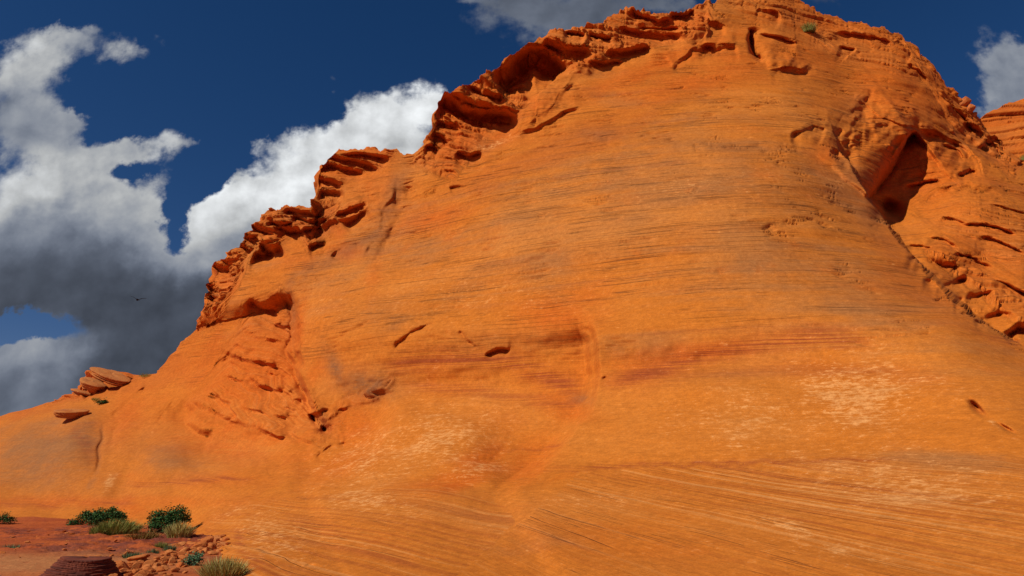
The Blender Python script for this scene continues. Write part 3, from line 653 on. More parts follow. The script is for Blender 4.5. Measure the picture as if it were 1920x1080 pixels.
    for pts, w, am in (([(700, 690), (850, 672), (960, 680), (1060, 720), (1108, 748)], 20, .95), ([(740, 720), (900, 735), (1000, 752), (1110, 768)], 12, .6),
                       ([(1112, 728), (1200, 702), (1320, 665), (1430, 640), (1540, 628), (1650, 644)], 18, 1.0), ([(1150, 745), (1300, 700), (1450, 690), (1650, 700), (1800, 720)], 14, .4),
                       ([(980, 884), (1200, 868), (1430, 862), (1600, 860), (1720, 852)], 4, .9), ([(890, 838), (1000, 840), (1060, 836)], 3, .8),
                       ([(230, 907), (330, 905), (400, 898), (490, 906)], 5, .8), ([(-20, 942), (100, 945), (260, 948)], 7, .7), ([(130, 800), (160, 830), (182, 870)], 14, .6),
                       ([(440, 985), (450, 1030), (500, 1070), (560, 1095)], 9, .6), ([(520, 960), (640, 1010), (800, 1060)], 20, .4), ([(1850, 632), (1920, 645)], 6, .7)):
        band = np.maximum(band, am * line(pts, w))
    for a in ((1250, 400, 420, 170, 0, .50), (1050, 470, 480, 120, -4, .34), (700, 430, 90, 90, 0, .25), (1560, 520, 320, 120, 25, .45), (1800, 860, 200, 30, 5, .6), (1600, 560, 200, 70, 25, .5), (1000, 1000, 300, 60, 10, .35), (80, 860, 90, 60, 0, .2),
              (700, 480, 100, 60, 0, .15), (90, 850, 150, 70, -10, .75), (310, 850, 70, 40, 10, .6), (120, 900, 140, 40, 0, .5), (1000, 1020, 160, 60, 0, .4), (1500, 860, 250, 20, 0, .2), (1240, 640, 80, 40, 0, .3), (330, 870, 90, 26, 12, .4)):
        tan = np.maximum(tan, a[5] * blob(*a[:5]))
    tan = tan - 0.22 * sstep(py, 620, 800) - 0.15
    one = np.ones(len(px)); stripe = np.maximum(np.maximum(lowR * (.25 + .75 * blob(1560, 930, 420, 90, 8, False)), lowL * .55), .30 * sstep(M, .05, .3))
    stain_shade = np.stack([deep, pale, dark, joint], 1)
    kind = np.stack([band, np.clip(fr, 0, 1), tan, stripe], 1)
    # --- close the form: over the crest and down the far side, and a foot below the ground in front
    P = P.reshape(NR, NC, 3)
    top = P[-1]; r = top - np.array([0, 0, EYE]); r = r / np.linalg.norm(r, axis=1)[:, None]
    hz = r.copy(); hz[:, 2] = 0; hz /= np.linalg.norm(hz, axis=1)[:, None]
    rows = []
    for d in (0.25, .6, 1.0, 1.6, 2.4, 3.4, 4.8, 6.6, 9, 12, 16, 21, 27, 34):
        q = top + hz * d; q[:, 2] = top[:, 2] + r[:, 2] * 0.85 * d - 0.10 * d ** 1.75 * (0.5 + top[:, 2] / 30)
        q += (0.35 * min(d, 2) * fbm(q * np.array([.4, .4, 1.2]), 3))[:, None] * np.array([-1, -.3, .5])
        rows.append(q)
    last = rows[-1].copy(); last[:, 2] = -2; last += hz * 6; rows.append(last)
    front = []
    b = P[0]; rb_ = b.copy(); rb_[:, 2] = 0; rb_ /= np.linalg.norm(rb_, axis=1)[:, None]
    for d, dz in ((5.0, -1.6), (2.6, -.6), (1.2, -.2)):
        q = b - rb_ * d; q[:, 2] = b[:, 2] + dz; front.append(q)
    full = np.concatenate([np.array(front), P, np.array(rows)], 0)

    def ext(a):
        a = a.reshape(NR, NC, -1)
        return np.concatenate([np.repeat(a[:1], 3, 0), a, np.repeat(a[-1:], len(rows), 0)], 0)
    bf = ext(bed); bf[NR + 3:, :, 0] = full[NR + 3:, :, 0] * .8 + full[NR + 3:, :, 1] * .6; bf[NR + 3:, :, 2] = full[NR + 3:, :, 2]
    bf[NR + 3:, :, 1] = full[NR + 3:, :, 1] * .8 - full[NR + 3:, :, 0] * .6
    ob = grid_mesh('sandstone_hill', full, ROCK, None, [('bed', 'FLOAT_VECTOR', bf), ('stain_shade', 'FLOAT_COLOR', ext(stain_shade)), ('kind', 'FLOAT_COLOR', ext(kind))])
    ob['kind'] = 'structure'
    return P


HILL = build_hill()
_hx = 960 + F_PX * HILL[..., 0] / (HILL[..., 1] * math.cos(PITCH) + (HILL[..., 2] - EYE) * math.sin(PITCH))
_hy = 540 - F_PX * (-HILL[..., 1] * math.sin(PITCH) + (HILL[..., 2] - EYE) * math.cos(PITCH)) / (HILL[..., 1] * math.cos(PITCH) + (HILL[..., 2] - EYE) * math.sin(PITCH))


def on_hill(x, y):
    k = np.argmin((_hx - x) ** 2 + (_hy - y) ** 2)
    return Vector(HILL.reshape(-1, 3)[k])


# ------------------------------------------------------------------ ground
def ground_z(p):
    """p (n,3) -> height of the dirt"""
    q = p.copy(); q[:, 2] = 0
    return 0.10 * fbm(q * 0.16, 3) + 0.05 * fbm(q * 0.9 + 3, 3)


def gz(x, y): return float(ground_z(np.array([[x, y, 0.0]]))[0])


def on_ground(x, y):
    a, b = slope(x, y)
    Y = EYE / -b
    for _ in range(6): Y = (EYE - gz(a * Y, Y)) / -b
    return Vector((a * Y, Y, gz(a * Y, Y)))


def on_rock(x, y):
    """where the sight line through a photo pixel first meets rock or dirt"""
    h = on_hill(x, y); b = slope(x, y)[1]
    if b < -0.02:
        q = on_ground(x, y)
        if q.y < h.y: return q
    return h


def simple_mat(name, build):
    m = bpy.data.materials.new(name); m.use_nodes = True
    g = G(m.node_tree)
    bs = g.node('ShaderNodeBsdfPrincipled', {'Roughness': 0.9})
    bs.inputs['Specular IOR Level'].default_value = 0.15
    build(g, bs)
    out = g.n.new('ShaderNodeOutputMaterial'); g.t.links.new(bs.outputs[0], out.inputs[0])
    return m


def dirt_nodes(g, bs):
    obj = g.node('ShaderNodeTexCoord').outputs['Object']
    shelf, slick = g.sep(g.attr('soil', 'Color'))[0:2]
    a, b = g.noise(obj, 0.5, 6, .62), g.noise(obj, 3.5, 7, .68)
    c, d = g.noise(obj, 18.0, 5, .7), g.noise(g.v('MULTIPLY', obj, (.6, 2.0, 1)), 1.6, 6, .65)
    col = g.mix(g.ramp(a, .35, .65), (.36, .070, .018), (.45, .100, .020))
    col = g.mix(g.mul(shelf, g.ramp(d, .40, .58)), col, (.19, .046, .026))
    col = g.mix(g.mul(slick, g.ramp(b, .30, .55, .5, 1)), col, (.47, .185, .062))
    col = g.mix(g.ramp(b, .60, .74), col, (.46, .14, .050))
    col = g.mix(g.ramp(b, .40, .28), col, (.17, .045, .022))
    col = g.mix(1.0, col, g.mix(c, (.70, .68, .66), (1.25, 1.25, 1.25)), 'MULTIPLY')
    g.put(bs.inputs['Base Color'], col)
    h = g.add(g.mul(b, .06), g.add(g.mul(c, .014), g.mul(d, .05)))
    g.put(bs.inputs['Normal'], g.node('ShaderNodeBump', {'Strength': .9, 'Distance': 1.0, 'Height': h}).outputs[0])


def build_ground():
    th = np.radians(np.concatenate([np.linspace(-48, 2, 520), np.linspace(3, 60, 60), np.linspace(62, 312, 90)]))
    rr = np.concatenate([np.linspace(.6, 9, 20), np.linspace(9.2, 34, 330), np.geomspace(35, 6000, 60)])
    X, Y = rr[:, None] * np.sin(th)[None], rr[:, None] * np.cos(th)[None]
    p = np.stack([X.ravel(), Y.ravel(), 0 * X.ravel()], 1)
    z = ground_z(p)
    dist = np.hypot(p[:, 0], p[:, 1])
    nearw = sstep(dist, 45, 30)
    shelf = sstep(fbm(p * np.array([.18, .35, 1]) + 4, 4) + .45 * sstep(p[:, 1], 15.5, 18) * sstep(p[:, 1], 27, 23) * sstep(p[:, 0], -7, -9.5), .12, .42) * nearw
    slick = np.exp(-((p[:, 0] + 9.5) / 3.2) ** 2 - ((p[:, 1] - 14.6) / 1.6) ** 2) * 1.3
    n1 = fbm(p * np.array([1.1, 2.6, 1]) + 8, 4)
    br = np.floor(n1 * 5) / 5 + .2 * sstep(n1 * 5 - np.floor(n1 * 5), .75, 1)
    z = z + nearw * (.16 * shelf * (br + .05) + .018 * fbm(p * 3.1, 3)) * (1 - np.clip(slick, 0, 1) * .8)
    P = np.stack([p[:, 0], p[:, 1], z], 1).reshape(len(rr), len(th), 3)
    P = np.concatenate([P, P[:, :1]], 1)[:, ::-1]
    sh = np.stack([shelf, np.clip(slick, 0, 1), shelf * 0, shelf * 0 + 1], 1).reshape(len(rr), len(th), 4)
    sh = np.concatenate([sh, sh[:, :1]], 1)[:, ::-1]
    o = grid_mesh('ground', P, simple_mat('red_dirt', dirt_nodes), None, [('soil', 'FLOAT_COLOR', sh)])
    o['kind'] = 'structure'


build_ground()


def build_ridge():
    cx = np.array([(1700, 330), (1780, 262), (1835, 228), (1862, 210), (1890, 195), (1920, 187), (2000, 168), (2150, 160), (2300, 190), (2450, 270)], float)
    xs = np.linspace(1700, 2450, 420); top = np.interp(xs, cx[:, 0], cx[:, 1])
    t = np.concatenate([np.linspace(0, .6, 30), np.linspace(.61, 1, 170)])[:, None]
    y = 915 * (1 - t) + top[None] * t
    x = np.repeat(xs[None], len(t), 0)
    Y = 78 + 30 * t ** 1.3 + 6 * ((x - 2100) / 350) ** 2
    a, b = slope(x, y)
    P = np.stack([a * Y, Y, EYE + b * Y], -1).reshape(-1, 3)
    w = fbm(P * .05, 3)
    s = P[:, 2] + .18 * P[:, 0] + 2.5 * w
    al = P[:, 0] + P[:, 1]
    k = np.floor(s / 2.1); k2 = np.floor(s / .7)
    D = 1.2 * hash2(k, k * 0) * (1 - np.abs(2 * (s / 2.1 - k) - 1) ** 6) + .5 * hash2(k2, np.floor(al / 4 + k2 * .37)) + 1.5 * fbm(P * .12, 3)
    P[:, 1] -= D * 1.0; P[:, 0] -= D * .3
    bed = np.stack([al, P[:, 1], s * .6], 1)
    P = P.reshape(*x.shape, 3)
    back = [P[-1] + np.array([0, d, -.02 * d * d]) for d in (2, 6, 14, 30)] + [P[-1] * np.array([1, 1, 0]) + np.array([0, 50, -2])]
    full = np.concatenate([P, np.array(back)], 0)
    bf = np.concatenate([bed.reshape(*x.shape, 3), np.stack([q @ np.array([[1, 0, 0], [1, 1, 0], [0, 0, .6]]) for q in back])], 0)
    n = full.shape[0] * full.shape[1]
    st = np.zeros((n, 4)); st[:, 0] = .3; st[:, 3] = 1; kd = np.zeros((n, 4)); kd[:, 0] = .35; kd[:, 1] = .35
    o = grid_mesh('distant_ridge', full, ROCK, None, [('bed', 'FLOAT_VECTOR', bf), ('stain_shade', 'FLOAT_COLOR', st), ('kind', 'FLOAT_COLOR', kd)])
    o['kind'] = 'structure'
    return P


RIDGE = build_ridge()


# ------------------------------------------------------------------ things
def tag(o, label, cat, group=None):
    o['label'] = label; o['category'] = cat
    if group: o['group'] = group
    return o


def mesh_obj(name, verts, faces, mat, parent=None, smooth=False):
    me = bpy.data.meshes.new(name)
    me.from_pydata([tuple(v) for v in verts], [], faces)
    if smooth: me.polygons.foreach_set('use_smooth', [True] * len(me.polygons))
    me.materials.append(mat); me.update()
    o = bpy.data.objects.new(name, me); SC.collection.objects.link(o)
    if parent: o.parent = parent
    return o


def root(name, loc, rz=0.0):
    o = bpy.data.objects.new(name, None); SC.collection.objects.link(o)
    o.location = loc; o.rotation_euler = (0, 0, rz); o.empty_display_size = .2
    return o


def stone_nodes(cols, fine=14.0, layered=0.0):
    def f(g, bs):
        obj = g.node('ShaderNodeTexCoord').outputs['Object']
        rnd = g.node('ShaderNodeObjectInfo').outputs['Random']
        a = g.noise(g.v('ADD', obj, g.combine(g.mul(rnd, 50.0), 0, 0)), 3.0, 6, .65)
        b = g.noise(obj, fine, 5, .7)
        l = g.noise(g.v('MULTIPLY', obj, (1.2, 1.2, 34.0)), 1.0, 4, .6)
        col = g.mix(g.ramp(g.add(g.mul(a, .8), g.mul(rnd, .3)), .38, .72), cols[0], cols[1])
        col = g.mix(g.mul(g.ramp(l, .45, .62), layered), col, cols[2])
        col = g.mix(1.0, col, g.mix(b, (.72, .70, .68), (1.22, 1.22, 1.22)), 'MULTIPLY')
        g.put(bs.inputs['Base Color'], col)
        h = g.add(g.mul(b, .012), g.mul(l, .02 * layered))
        g.put(bs.inputs['Normal'], g.node('ShaderNodeBump', {'Strength': .8, 'Distance': 1.0, 'Height': h}).outputs[0])
    return f


M_STONE = simple_mat('orange_stone', stone_nodes(((.50, .135, .028), (.58, .20, .055), (.4, .1, .03)), 16, .25))
M_SLAB = simple_mat('slab_stone', stone_nodes(((.52, .160, .030), (.56, .215, .060), (.33, .09, .03)), 9, .5))
M_MAROON = simple_mat('maroon_stone', stone_nodes(((.155, .042, .026), (.25, .062, .028), (.090, .030, .022)), 12, .8))


def layered_rock(name, loc, rx, ry, h, layers, seed, mat, rz=0.0, tilt=(0, 0), flare=0.15, step=.12, dome=.04, cap=None):
    """an irregular tabular block of stacked thin beds"""
    rs = np.random.RandomState(seed)
    n = 96; ang = np.linspace(0, 2 * math.pi, n, endpoint=False)
    ph = rs.rand(6) * 6.28
    base = 1 + sum(.09 / (k + .6) * np.sin((k + 2) * ang + ph[k]) for k in range(5))
    rings = []
    lay = np.cumsum(np.concatenate([[0], rs.uniform(.5, 1.5, layers)])); lay = lay / lay[-1] * h
    for k in range(layers):
        t = k / max(1, layers - 1)
        ring = base * (1 + flare * (.5 - t) + step * (rs.rand() - .5)) + .03 * np.sin(ang * rs.randint(3, 9) + rs.rand() * 6)
        ring += .008 * rs.normal(size=n)
        for z, f in ((lay[k] + .02 * h / layers, .985), (lay[k] + (lay[k + 1] - lay[k]) * .3, 1.0), (lay[k] + (lay[k + 1] - lay[k]) * .8, 1.0), (lay[k + 1] - .02 * h / layers, .975)):
            rings.append(np.stack([rx * ring * f * np.cos(ang), ry * ring * f * np.sin(ang), np.full(n, z) + .04 * h * np.sin(2 * ang + ph[0])], 1))
    last = rings[-1]
    for f, dz in ((.93, .3), (.8, .6), (.6, .85), (.35, .97), (.1, 1.0)):
        q = last * np.array([f, f, 1]); q[:, 2] += dome * dz; q[:, 2] += .02 * h * perlin(q * 3 + seed); rings.append(q)
    R_ = len(rings); V = np.concatenate(rings)
    F = [(i * n + j, i * n + (j + 1) % n, (i + 1) * n + (j + 1) % n, (i + 1) * n + j) for i in range(R_ - 1) for j in range(n)]
    F += [tuple(range((R_ - 1) * n, R_ * n)), tuple(reversed(range(n)))]
    o = mesh_obj(name, V, F, mat)
    o.location = loc; o.rotation_euler = (tilt[0], tilt[1], rz)
    return o


def stone_mesh(seed, mat, flat=.75, cuts=14):
    rs = np.random.RandomState(seed)
    bm = bmesh.new(); bmesh.ops.create_icosphere(bm, subdivisions=3, radius=1.0)
    pn = rs.normal(size=(cuts, 3)); pn /= np.linalg.norm(pn, axis=1)[:, None]; pd = rs.uniform(.62, .95, cuts)
    for v in bm.verts:
        c = np.array(v.co); dt = pn @ c
        k = np.min(np.where(dt > .05, pd / np.maximum(dt, .05), 9))
        c = c * min(1.05, k)
        c = c * (1 + .05 * float(perlin(np.array([c * 3 + seed]))[0]))
        v.co = Vector((c[0], c[1] * .85, c[2] * flat))
    me = bpy.data.meshes.new('rubble_stone'); bm.to_mesh(me); bm.free(); me.materials.append(mat)
    return me


def build_rocks():
    p = on_ground(131, 1089)
    o = layered_rock('layered_boulder', p + Vector((0, .35, -.05)),   .44, .40, .37, 13, 5, M_MAROON, .3, (0.02, 0.05), .50, .05, .015)
    tag(o, 'dark maroon boulder of thin stacked layers with a flat top, on the dirt', 'boulder')
    p = on_hill(136, 783)
    o = layered_rock('rock_slab', p + Vector((0, -.25, .0)), .86, .62, .40, 5, 8, M_SLAB, .15, (.24, .04), -.2, .12, .05)
    tag(o, 'flat loose slab lying alone on the smooth slope below the jutting outcrop', 'slab')
    for (x, y, rx, ry, h, n, rz, tl, lab) in (
            (214, 709, 1.2, .8, .50, 7, -.3, (.20, .40), 'highest tilted slab of the outcrop, pointing up against the dark cloud'),
            (178, 724, .95, .7, .50, 5, -.2, (.16, .34), 'middle tilted slab of the outcrop, just below the highest pointed one'),
            (163, 738, .75, .6, .34, 4, .1, (.10, .30), 'thin small slab at the foot of the outcrop over a dark hollow')):
        q = on_hill(x, y)
        o = layered_rock('outcrop_slab', q + Vector((-.15, -.2, -.22)), rx, ry, h, n, int(x), M_SLAB, rz, tl, -.35, .22, .06)
        tag(o, lab, 'rock slab', 'tilted slabs of the outcrop')
    vars_ = [stone_mesh(40 + k, M_STONE, (.6, .75, .9, .55)[k % 4]) for k in range(10)]
    rs = random.Random(3)

    def stone(x, y, s, label, cat, group, k=None, sz=1.0, name='rubble_stone'):
        q = on_rock(x, y)
        o = bpy.data.objects.new(name, vars_[rs.randrange(10) if k is None else k])
        SC.collection.objects.link(o)
        o.location = q + Vector((0, 0, s * .22)); o.scale = (s * rs.uniform(.8, 1.3), s * rs.uniform(.8, 1.2), s * sz * rs.uniform(.6, .95))
        o.rotation_euler = (rs.uniform(-.35, .35), rs.uniform(-.35, .35), rs.uniform(0, 6.28))
        tag(o, label, cat, group)
    for (x, y, s, lab) in (
            (415, 1008, .13, 'highest block of the orange rockfall at the foot of the slope'),
            (402, 1017, .24, 'long cracked block near the upper end of the rockfall'),
            (388, 1024, .25, 'broad orange block with a dark gap on its left in the rockfall'),
            (371, 1030, .20, 'upright block beside the dark gap in the rockfall'),
            (425, 1014, .10, 'small outlying block at the uphill tip of the rockfall'),
            (184, 1073, .20, 'pale orange boulder touching the shadow of the maroon layered boulder'),
            (205, 1068, .19, 'rounded boulder second from the maroon layered boulder'),
            (222, 1070, .20, 'large rounded boulder at the near edge of the rubble'),
            (257, 1052, .24, 'flat reddish stone with a shaded front, among the small rubble'),
            (238, 999, .17, 'tan stone lying beside the long olive grass mound')):
        stone(x, y, s, lab, 'boulder', 'larger rocks of the rockfall', name='fallen_block', sz=.45 if 'flat' in lab else 1)
    small = 'small orange rubble stone scattered below the rockfall'
    n = 0
    while n < 235:
        t = rs.random()
        x = 205 + 220 * t + rs.gauss(0, 22); y = 1086 - 78 * t + rs.gauss(0, 11) + abs(rs.gauss(0, 10))
        if x < 165 or x > 432 or y > 1090 or y < 1002 or (x > 372 and y > 1046): continue
        stone(x, y, rs.choice((.035, .05, .05, .065, .08, .10, .12)) * (1.15 - .2 * t), small, 'stone', 'small rubble of the rockfall'); n += 1
    for k in range(46):
        x, y = rs.uniform(2, 290), rs.uniform(996, 1046)
        stone(x, y, rs.uniform(.03, .09), 'small reddish stone lying on the open dirt flat', 'stone', 'small stones on the dirt flat', sz=.6)
    for (x, y, s, lab) in ((1806, 196, .62, 'round knob of rock standing on the skyline of the steep shoulder'),
                           (1818, 206, .40, 'smaller knob tucked just below the round knob on the skyline'),
                           (1826, 216, .34, 'lowest knob of the three on the steep skyline')):
        q = on_hill(x, y)
        o = bpy.data.objects.new('skyline_knob', vars_[2 + int(s * 10) % 5]); SC.collection.objects.link(o)
        o.location = q + Vector((.1, .1, s * .35)); o.scale = (s, s, s * .9); o.rotation_euler = (.3, .5, x)
        tag(o, lab, 'rock knob', 'rock knobs on the skyline')


build_rocks()


def leaf_nodes(c1, c2, c3):
    def f(g, bs):
        obj = g.node('ShaderNodeTexCoord').outputs['Object']
        isl = g.node('ShaderNodeNewGeometry').outputs['Random Per Island']
        a = g.noise(obj, 4.0, 3, .6)
        col = g.mix(g.ramp(g.add(g.mul(isl, .6), g.mul(a, .6)), .3, .8), c1, c2)
        col = g.mix(g.ramp(isl, .88, .95), col, c3)
        g.put(bs.inputs['Base Color'], col); bs.inputs['Roughness'].default_value = .6
    return f


M_LEAF = simple_mat('shrub_leaf', leaf_nodes((.020, .060, .014), (.050, .125, .026), (.10, .17, .05)))
M_GREY = simple_mat('grey_green_leaf', leaf_nodes((.07, .13, .055), (.14, .20, .09), (.22, .24, .12)))
M_TEAL = simple_mat('teal_leaf', leaf_nodes((.045, .125, .060), (.10, .21, .10), (.20, .26, .12)))
M_OLIVE = simple_mat('olive_grass', leaf_nodes((.17, .19, .030), (.31, .30, .075), (.42, .35, .12)))
M_STRAW = simple_mat('straw_grass', leaf_nodes((.32, .25, .060), (.50, .40, .13), (.60, .47, .20)))
M_BROWN = simple_mat('dry_brush', leaf_nodes((.18, .10, .02), (.30, .16, .035), (.20, .20, .04)))
M_TWIG = simple_mat('twig_bark', stone_nodes(((.10, .06, .04), (.17, .11, .07), (.1, .06, .04)), 20, 0))


def tube(V, F, pts, r0, r1, n=5):
    base = len(V)
    for k, p in enumerate(pts):
        a = Vector(pts[min(k + 1, len(pts) - 1)]) - Vector(pts[max(k - 1, 0)])
        u = a.cross(Vector((.3, .8, .52))).normalized(); w = a.cross(u).normalized()
        r = r0 + (r1 - r0) * k / (len(pts) - 1)
        for j in range(n):
            c = Vector(p) + u * (r * math.cos(6.283 * j / n)) + w * (r * math.sin(6.283 * j / n)); V.append(c)
    for k in range(len(pts) - 1):
        for j in range(n):
            F.append((base + k * n + j, base + k * n + (j + 1) % n, base + (k + 1) * n + (j + 1) % n, base + (k + 1) * n + j))


def shrub(loc, lobes, leaf, count, mat, label, seed, name='shrub', group=None, cat='shrub', rz=0.0):
    """lobes: (x, y, z, radius) of leaf clumps; woody stems run from the root to every clump"""
    rs = random.Random(seed); rt = root(name, loc, rz); tag(rt, label, cat, group)
    V, F = [], []
    for (x, y, z, r) in lobes:
        tube(V, F, [(x * .12, y * .12, -.1), (x * .45 + rs.uniform(-.05, .05), y * .45, z * .5), (x, y, z)], .022, .008)
        for _ in range(7):
            d = Vector((rs.gauss(0, 1), rs.gauss(0, 1), rs.gauss(.3, .8))).normalized() * r * rs.uniform(.7, 1.15)
            tube(V, F, [(x, y, z), (x + d.x * .5 + .02, y + d.y * .5, z + d.z * .55), (x + d.x, y + d.y, z + d.z)], .008, .003, 4)
    mesh_obj('stem', V, F, M_TWIG, rt)
    V, F = [], []
    tot = sum(l[3] ** 2 for l in lobes)
    for (x, y, z, r) in lobes:
        nsp = max(6, int(count * r * r / tot / 9))
        for _ in range(nsp):
            d = Vector((rs.gauss(0, 1), rs.gauss(0, 1), rs.gauss(.15, .9))).normalized() * r * (rs.random() ** .45) * rs.uniform(.75, 1.18)
            c0 = Vector((x, y, z)) + d
            for _ in range(9):
                c = c0 + Vector((rs.gauss(0, 1), rs.gauss(0, 1), rs.gauss(0, 1))) * leaf * 1.5
                if c.z < 0.01: c.z = rs.uniform(.01, .06)
                n = (d.normalized() * .6 + Vector((rs.gauss(0, 1), rs.gauss(0, 1), rs.gauss(.5, 1)))).normalized()
                u = n.orthogonal().normalized(); u.rotate(Matrix.Rotation(rs.uniform(0, 6.28), 3, n)); w = n.cross(u)
                L = leaf * rs.uniform(.7, 1.4); W = L * .5; b = len(V)
                V += [c - u * L, c + w * W + n * L * .12, c + u * L, c - w * W + n * L * .12]; F.append((b, b + 1, b + 2, b + 3))
    mesh_obj('foliage', V, F, mat, rt)
    rt.scale = (1, 1, .80)
    return rt


def tuft(loc, w, h, blades, mat, label, seed, name='grass_tuft', group='grass tufts', cat='grass tuft', lean=.5, dx=0.0):
    """one clump of arching blades"""
    rs = random.Random(seed); V, F = [], []
    for _ in range(blades):
        a = rs.uniform(0, 6.283); rr = math.sqrt(rs.random())
        bx, by = rr * w * .5 * math.cos(a), rr * w * .35 * math.sin(a)
        hh = h * rs.uniform(.55, 1.1) * (1.05 - .45 * rr * rr)
        ox = lean * h * (math.cos(a) * rr + rs.gauss(0, .35)) * .8 + dx * hh; oy = lean * h * (math.sin(a) * rr + rs.gauss(0, .35)) * .8
        wd = .004 + .006 * rs.random() + h * .004
        s = Vector((rs.gauss(0, 1), rs.gauss(0, 1), 0)).normalized() * wd
        b = len(V)
        for t in (0, .4, .75):
            c = Vector((bx + ox * t * t, by + oy * t * t, hh * t - .03)); V += [c - s * (1 - t * .6), c + s * (1 - t * .6)]
        V.append(Vector((bx + ox, by + oy, hh)))
        F += [(b, b + 1, b + 3, b + 2), (b + 2, b + 3, b + 5, b + 4), (b + 4, b + 5, b + 6)]
    o = mesh_obj(name, V, F, mat); o.location = loc
    tag(o, label, cat, group)
    return o


def build_plants():
    p = on_ground(312, 997)
    lob = [(-.42, 0, .30, .24), (-.25, .1, .45, .28), (0, 0, .38, .34), (.02, .05, .68, .26), (.30, 0, .45, .30), (.36, .05, .74, .24), (.52, 0, .60, .17),
           (-.52, 0, .58, .14), (-.34, 0, .70, .15), (.20, -.15, .2, .28), (-.2, -.18, .18, .26), (.62, .1, .46, .12)]
    shrub(p, lob, .034, 5200, M_LEAF, 'rounded dark green shrub beside the straw grass tuft, in front of the slope', 11)
    p = on_ground(188, 985)
    lob = [(-.85, 0, .18, .22), (-.62, .05, .38, .24), (-.35, 0, .32, .33), (-.1, .05, .48, .30), (.15, 0, .40, .34), (.42, .05, .46, .30), (.65, 0, .38, .28),
           (.32, .1, .68, .16), (-.58, 0, .58, .12), (.8, 0, .26, .2), (0, -.15, .2, .3), (-1.08, 0, .12, .15)]
    shrub(p, lob, .036, 6000, M_LEAF, 'wide low dark green shrub at the foot of the knoll', 12)
    p = on_ground(4, 982)
    shrub(p, [(-.4, 0, .22, .3), (.05, 0, .25, .25), (.3, 0, .16, .18)], .032, 1500, M_LEAF, 'green shrub cut by the edge of the view at the dirt flat', 13)
    tuft(on_ground(216, 1001), 1.25, .46, 1500, M_OLIVE, 'long olive grass mound in front of the wide shrub', 21, lean=.6, dx=.25)
    tuft(on_ground(183, 1003), .40, .26, 420, M_OLIVE, 'small round green tuft at the left end of the olive mound', 22)
    tuft(on_ground(335, 1008), .62, .44, 900, M_STRAW, 'straw yellow grass tuft against the rounded shrub', 23, lean=.45)
    tuft(on_ground(262, 1013), .55, .30, 260, M_BROWN, 'thin brownish brush between the two shrubs', 24, lean=.8, group=None)
    tuft(on_ground(283, 1010), .40, .26, 180, M_BROWN, 'wispy olive brown brush below the rounded shrub', 25, lean=.8, group=None)
    tuft(on_ground(303, 1027), .28, .15, 300, M_OLIVE, 'small bright green tuft above the rubble', 26)
    tuft(on_ground(318, 1034), .24, .16, 220, M_GREY, 'small grey green tuft just above the rubble', 27)
    tuft(on_ground(286, 1037), .22, .12, 160, M_GREY, 'tiny pale tuft at the upper rim of the rubble', 28)
    tuft(on_ground(250, 1046), .42, .15, 260, M_GREY, 'low spread of grey green sprigs above the flat reddish stone', 29)
    tuft(on_ground(20, 1029), .35, .14, 120, M_GREY, 'faint grey tuft alone on the dirt flat', 30)
    q = on_rock(361, 1060)
    shrub(q, [(-.08, 0, .10, .13), (.08, 0, .12, .13), (.02, .05, .2, .11)], .022, 800, M_TEAL, 'small bluish green plant on the bare slope beside the rubble', 31, 'desert_plant', cat='plant')
    tuft(on_rock(418, 1085), .62, .36, 1300, M_STRAW, 'big straw yellow tuft at the bottom edge below the rockfall', 32, lean=.55)
    tuft(on_hill(1516, 60), .9, .75, 800, M_OLIVE, 'yellow green tuft growing high on the dome below the skyline', 33, lean=.5)
    q = on_hill(192, 757)
    shrub(q, [(-.2, 0, .14, .2), (.1, 0, .16, .2), (.3, 0, .1, .13)], .045, 500, M_LEAF, 'dark little shrub on the slope below the outcrop slabs', 34, 'shrub')
    tuft(on_hill(179, 750), .5, .22, 160, M_OLIVE, 'low tuft right behind the dark little shrub near the outcrop', 35)
    tuft(on_hill(275, 706), .9, .25, 220, M_OLIVE, 'low dark tuft on the skyline between outcrop and main slope', 36)
    k = np.argmin(((960 + F_PX * RIDGE[..., 0] / (RIDGE[..., 1] * math.cos(PITCH) + (RIDGE[..., 2] - EYE) * math.sin(PITCH))) - 1915) ** 2 +
                  ((540 - F_PX * (-RIDGE[..., 1] * math.sin(PITCH) + (RIDGE[..., 2] - EYE) * math.cos(PITCH)) / (RIDGE[..., 1] * math.cos(PITCH) + (RIDGE[..., 2] - EYE) * math.sin(PITCH))) - 306) ** 2)
    tuft(Vector(RIDGE.reshape(-1, 3)[k]) + Vector((0, -1.5, 0)), 1.9, 1.0, 700, M_OLIVE, 'pale green tuft in the gap before the distant ridge', 37)


build_plants()


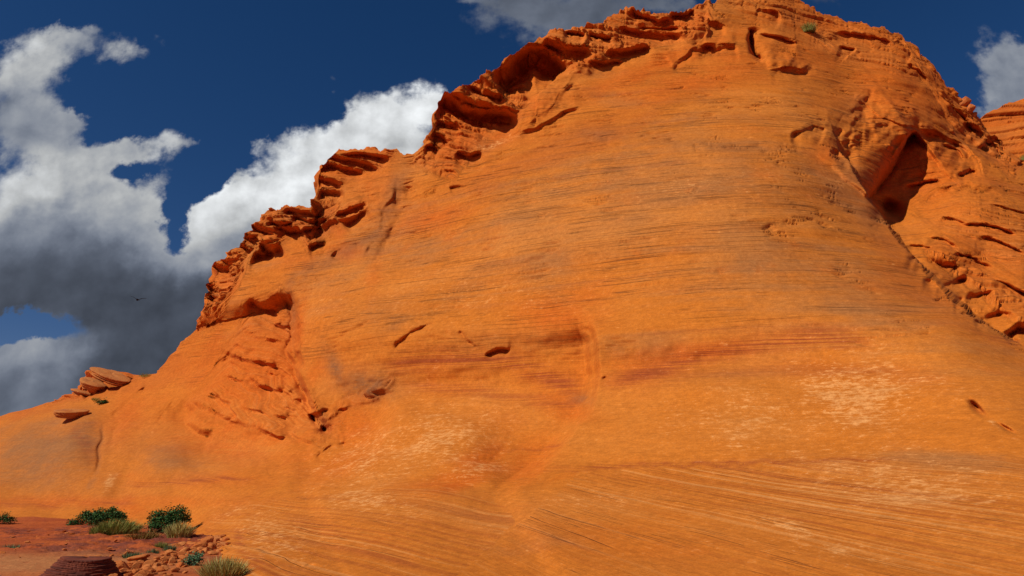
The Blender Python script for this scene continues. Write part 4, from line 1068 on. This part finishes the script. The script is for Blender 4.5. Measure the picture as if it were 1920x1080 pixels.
def build_bird():
    """soaring dark bird seen nearly head-on, wings raised in a shallow V"""
    a, b = slope(257.6, 562); Y = 80.0
    bm = bmesh.new()
    secs = [(-.34, .015, .02), (-.26, .05, .02), (-.14, .085, .0), (.02, .105, -.01), (.16, .085, 0), (.26, .05, .02), (.32, .045, .03), (.38, .03, .025), (.43, .008, .015)]
    rings = []
    for (yy, r, zz) in secs:
        rings.append([bm.verts.new((r * math.cos(6.283 * k / 12), -yy, zz + r * .9 * math.sin(6.283 * k / 12))) for k in range(12)])
    for i in range(len(rings) - 1):
        for k in range(12): bm.faces.new((rings[i][k], rings[i][(k + 1) % 12], rings[i + 1][(k + 1) % 12], rings[i + 1][k]))
    bm.faces.new(list(reversed(rings[0]))); bm.faces.new(rings[-1])
    tail = [(-.03, .28), (.03, .28), (.14, .55), (.05, .60), (-.05, .60), (-.14, .55)]
    tv = [bm.verts.new((x, y, .03)) for x, y in tail]; bv = [bm.verts.new((x, y, .012)) for x, y in tail]
    bm.faces.new(tv); bm.faces.new(list(reversed(bv)))
    for i in range(6): bm.faces.new((tv[i], bv[i], bv[(i + 1) % 6], tv[(i + 1) % 6]))
    # wings: (span, rise, chord front, chord back)
    left = [(.06, .03, -.14, .16), (.22, .13, -.16, .15), (.36, .22, -.15, .14), (.46, .235, -.12, .13), (.58, .27, -.08, .12), (.68, .31, -.02, .10)]
    right = [(.06, .03, -.14, .16), (.22, .07, -.16, .15), (.38, .14, -.15, .14), (.52, .165, -.12, .13), (.66, .185, -.08, .12), (.80, .20, -.02, .10)]
    for sg, prof in ((-1, left), (1, right)):
        rows = []
        for (s, z, f, bk) in prof:
            th = .018 * (1 - s) + .004
            rows.append([bm.verts.new((sg * s, y, z + dz)) for (y, dz) in ((f, 0), (f * .4 + bk * .1, th), (bk, 0), (f * .4 + bk * .1, -th))])
        for i in range(len(rows) - 1):
            for k in range(4):
                q = (rows[i][k], rows[i][(k + 1) % 4], rows[i + 1][(k + 1) % 4], rows[i + 1][k])
                bm.faces.new(q if sg > 0 else tuple(reversed(q)))
        bm.faces.new(rows[-1] if sg > 0 else list(reversed(rows[-1])))
    bmesh.ops.recalc_face_normals(bm, faces=bm.faces)
    me = bpy.data.meshes.new('bird'); bm.to_mesh(me); bm.free()
    for pl in me.polygons: pl.use_smooth = True

    def f(g, bs): g.put(bs.inputs['Base Color'], (.012, .010, .010, 1)); bs.inputs['Roughness'].default_value = .7
    me.materials.append(simple_mat('black_feathers', f))
    o = bpy.data.objects.new('bird', me); SC.collection.objects.link(o)
    o.scale = (1.2, 1.2, 1.3); o.location = (a * Y, Y, EYE + b * Y); o.rotation_euler = (.10, .0, .35)
    tag(o, 'dark bird soaring with raised wings in front of the grey clouds', 'bird')


build_bird()
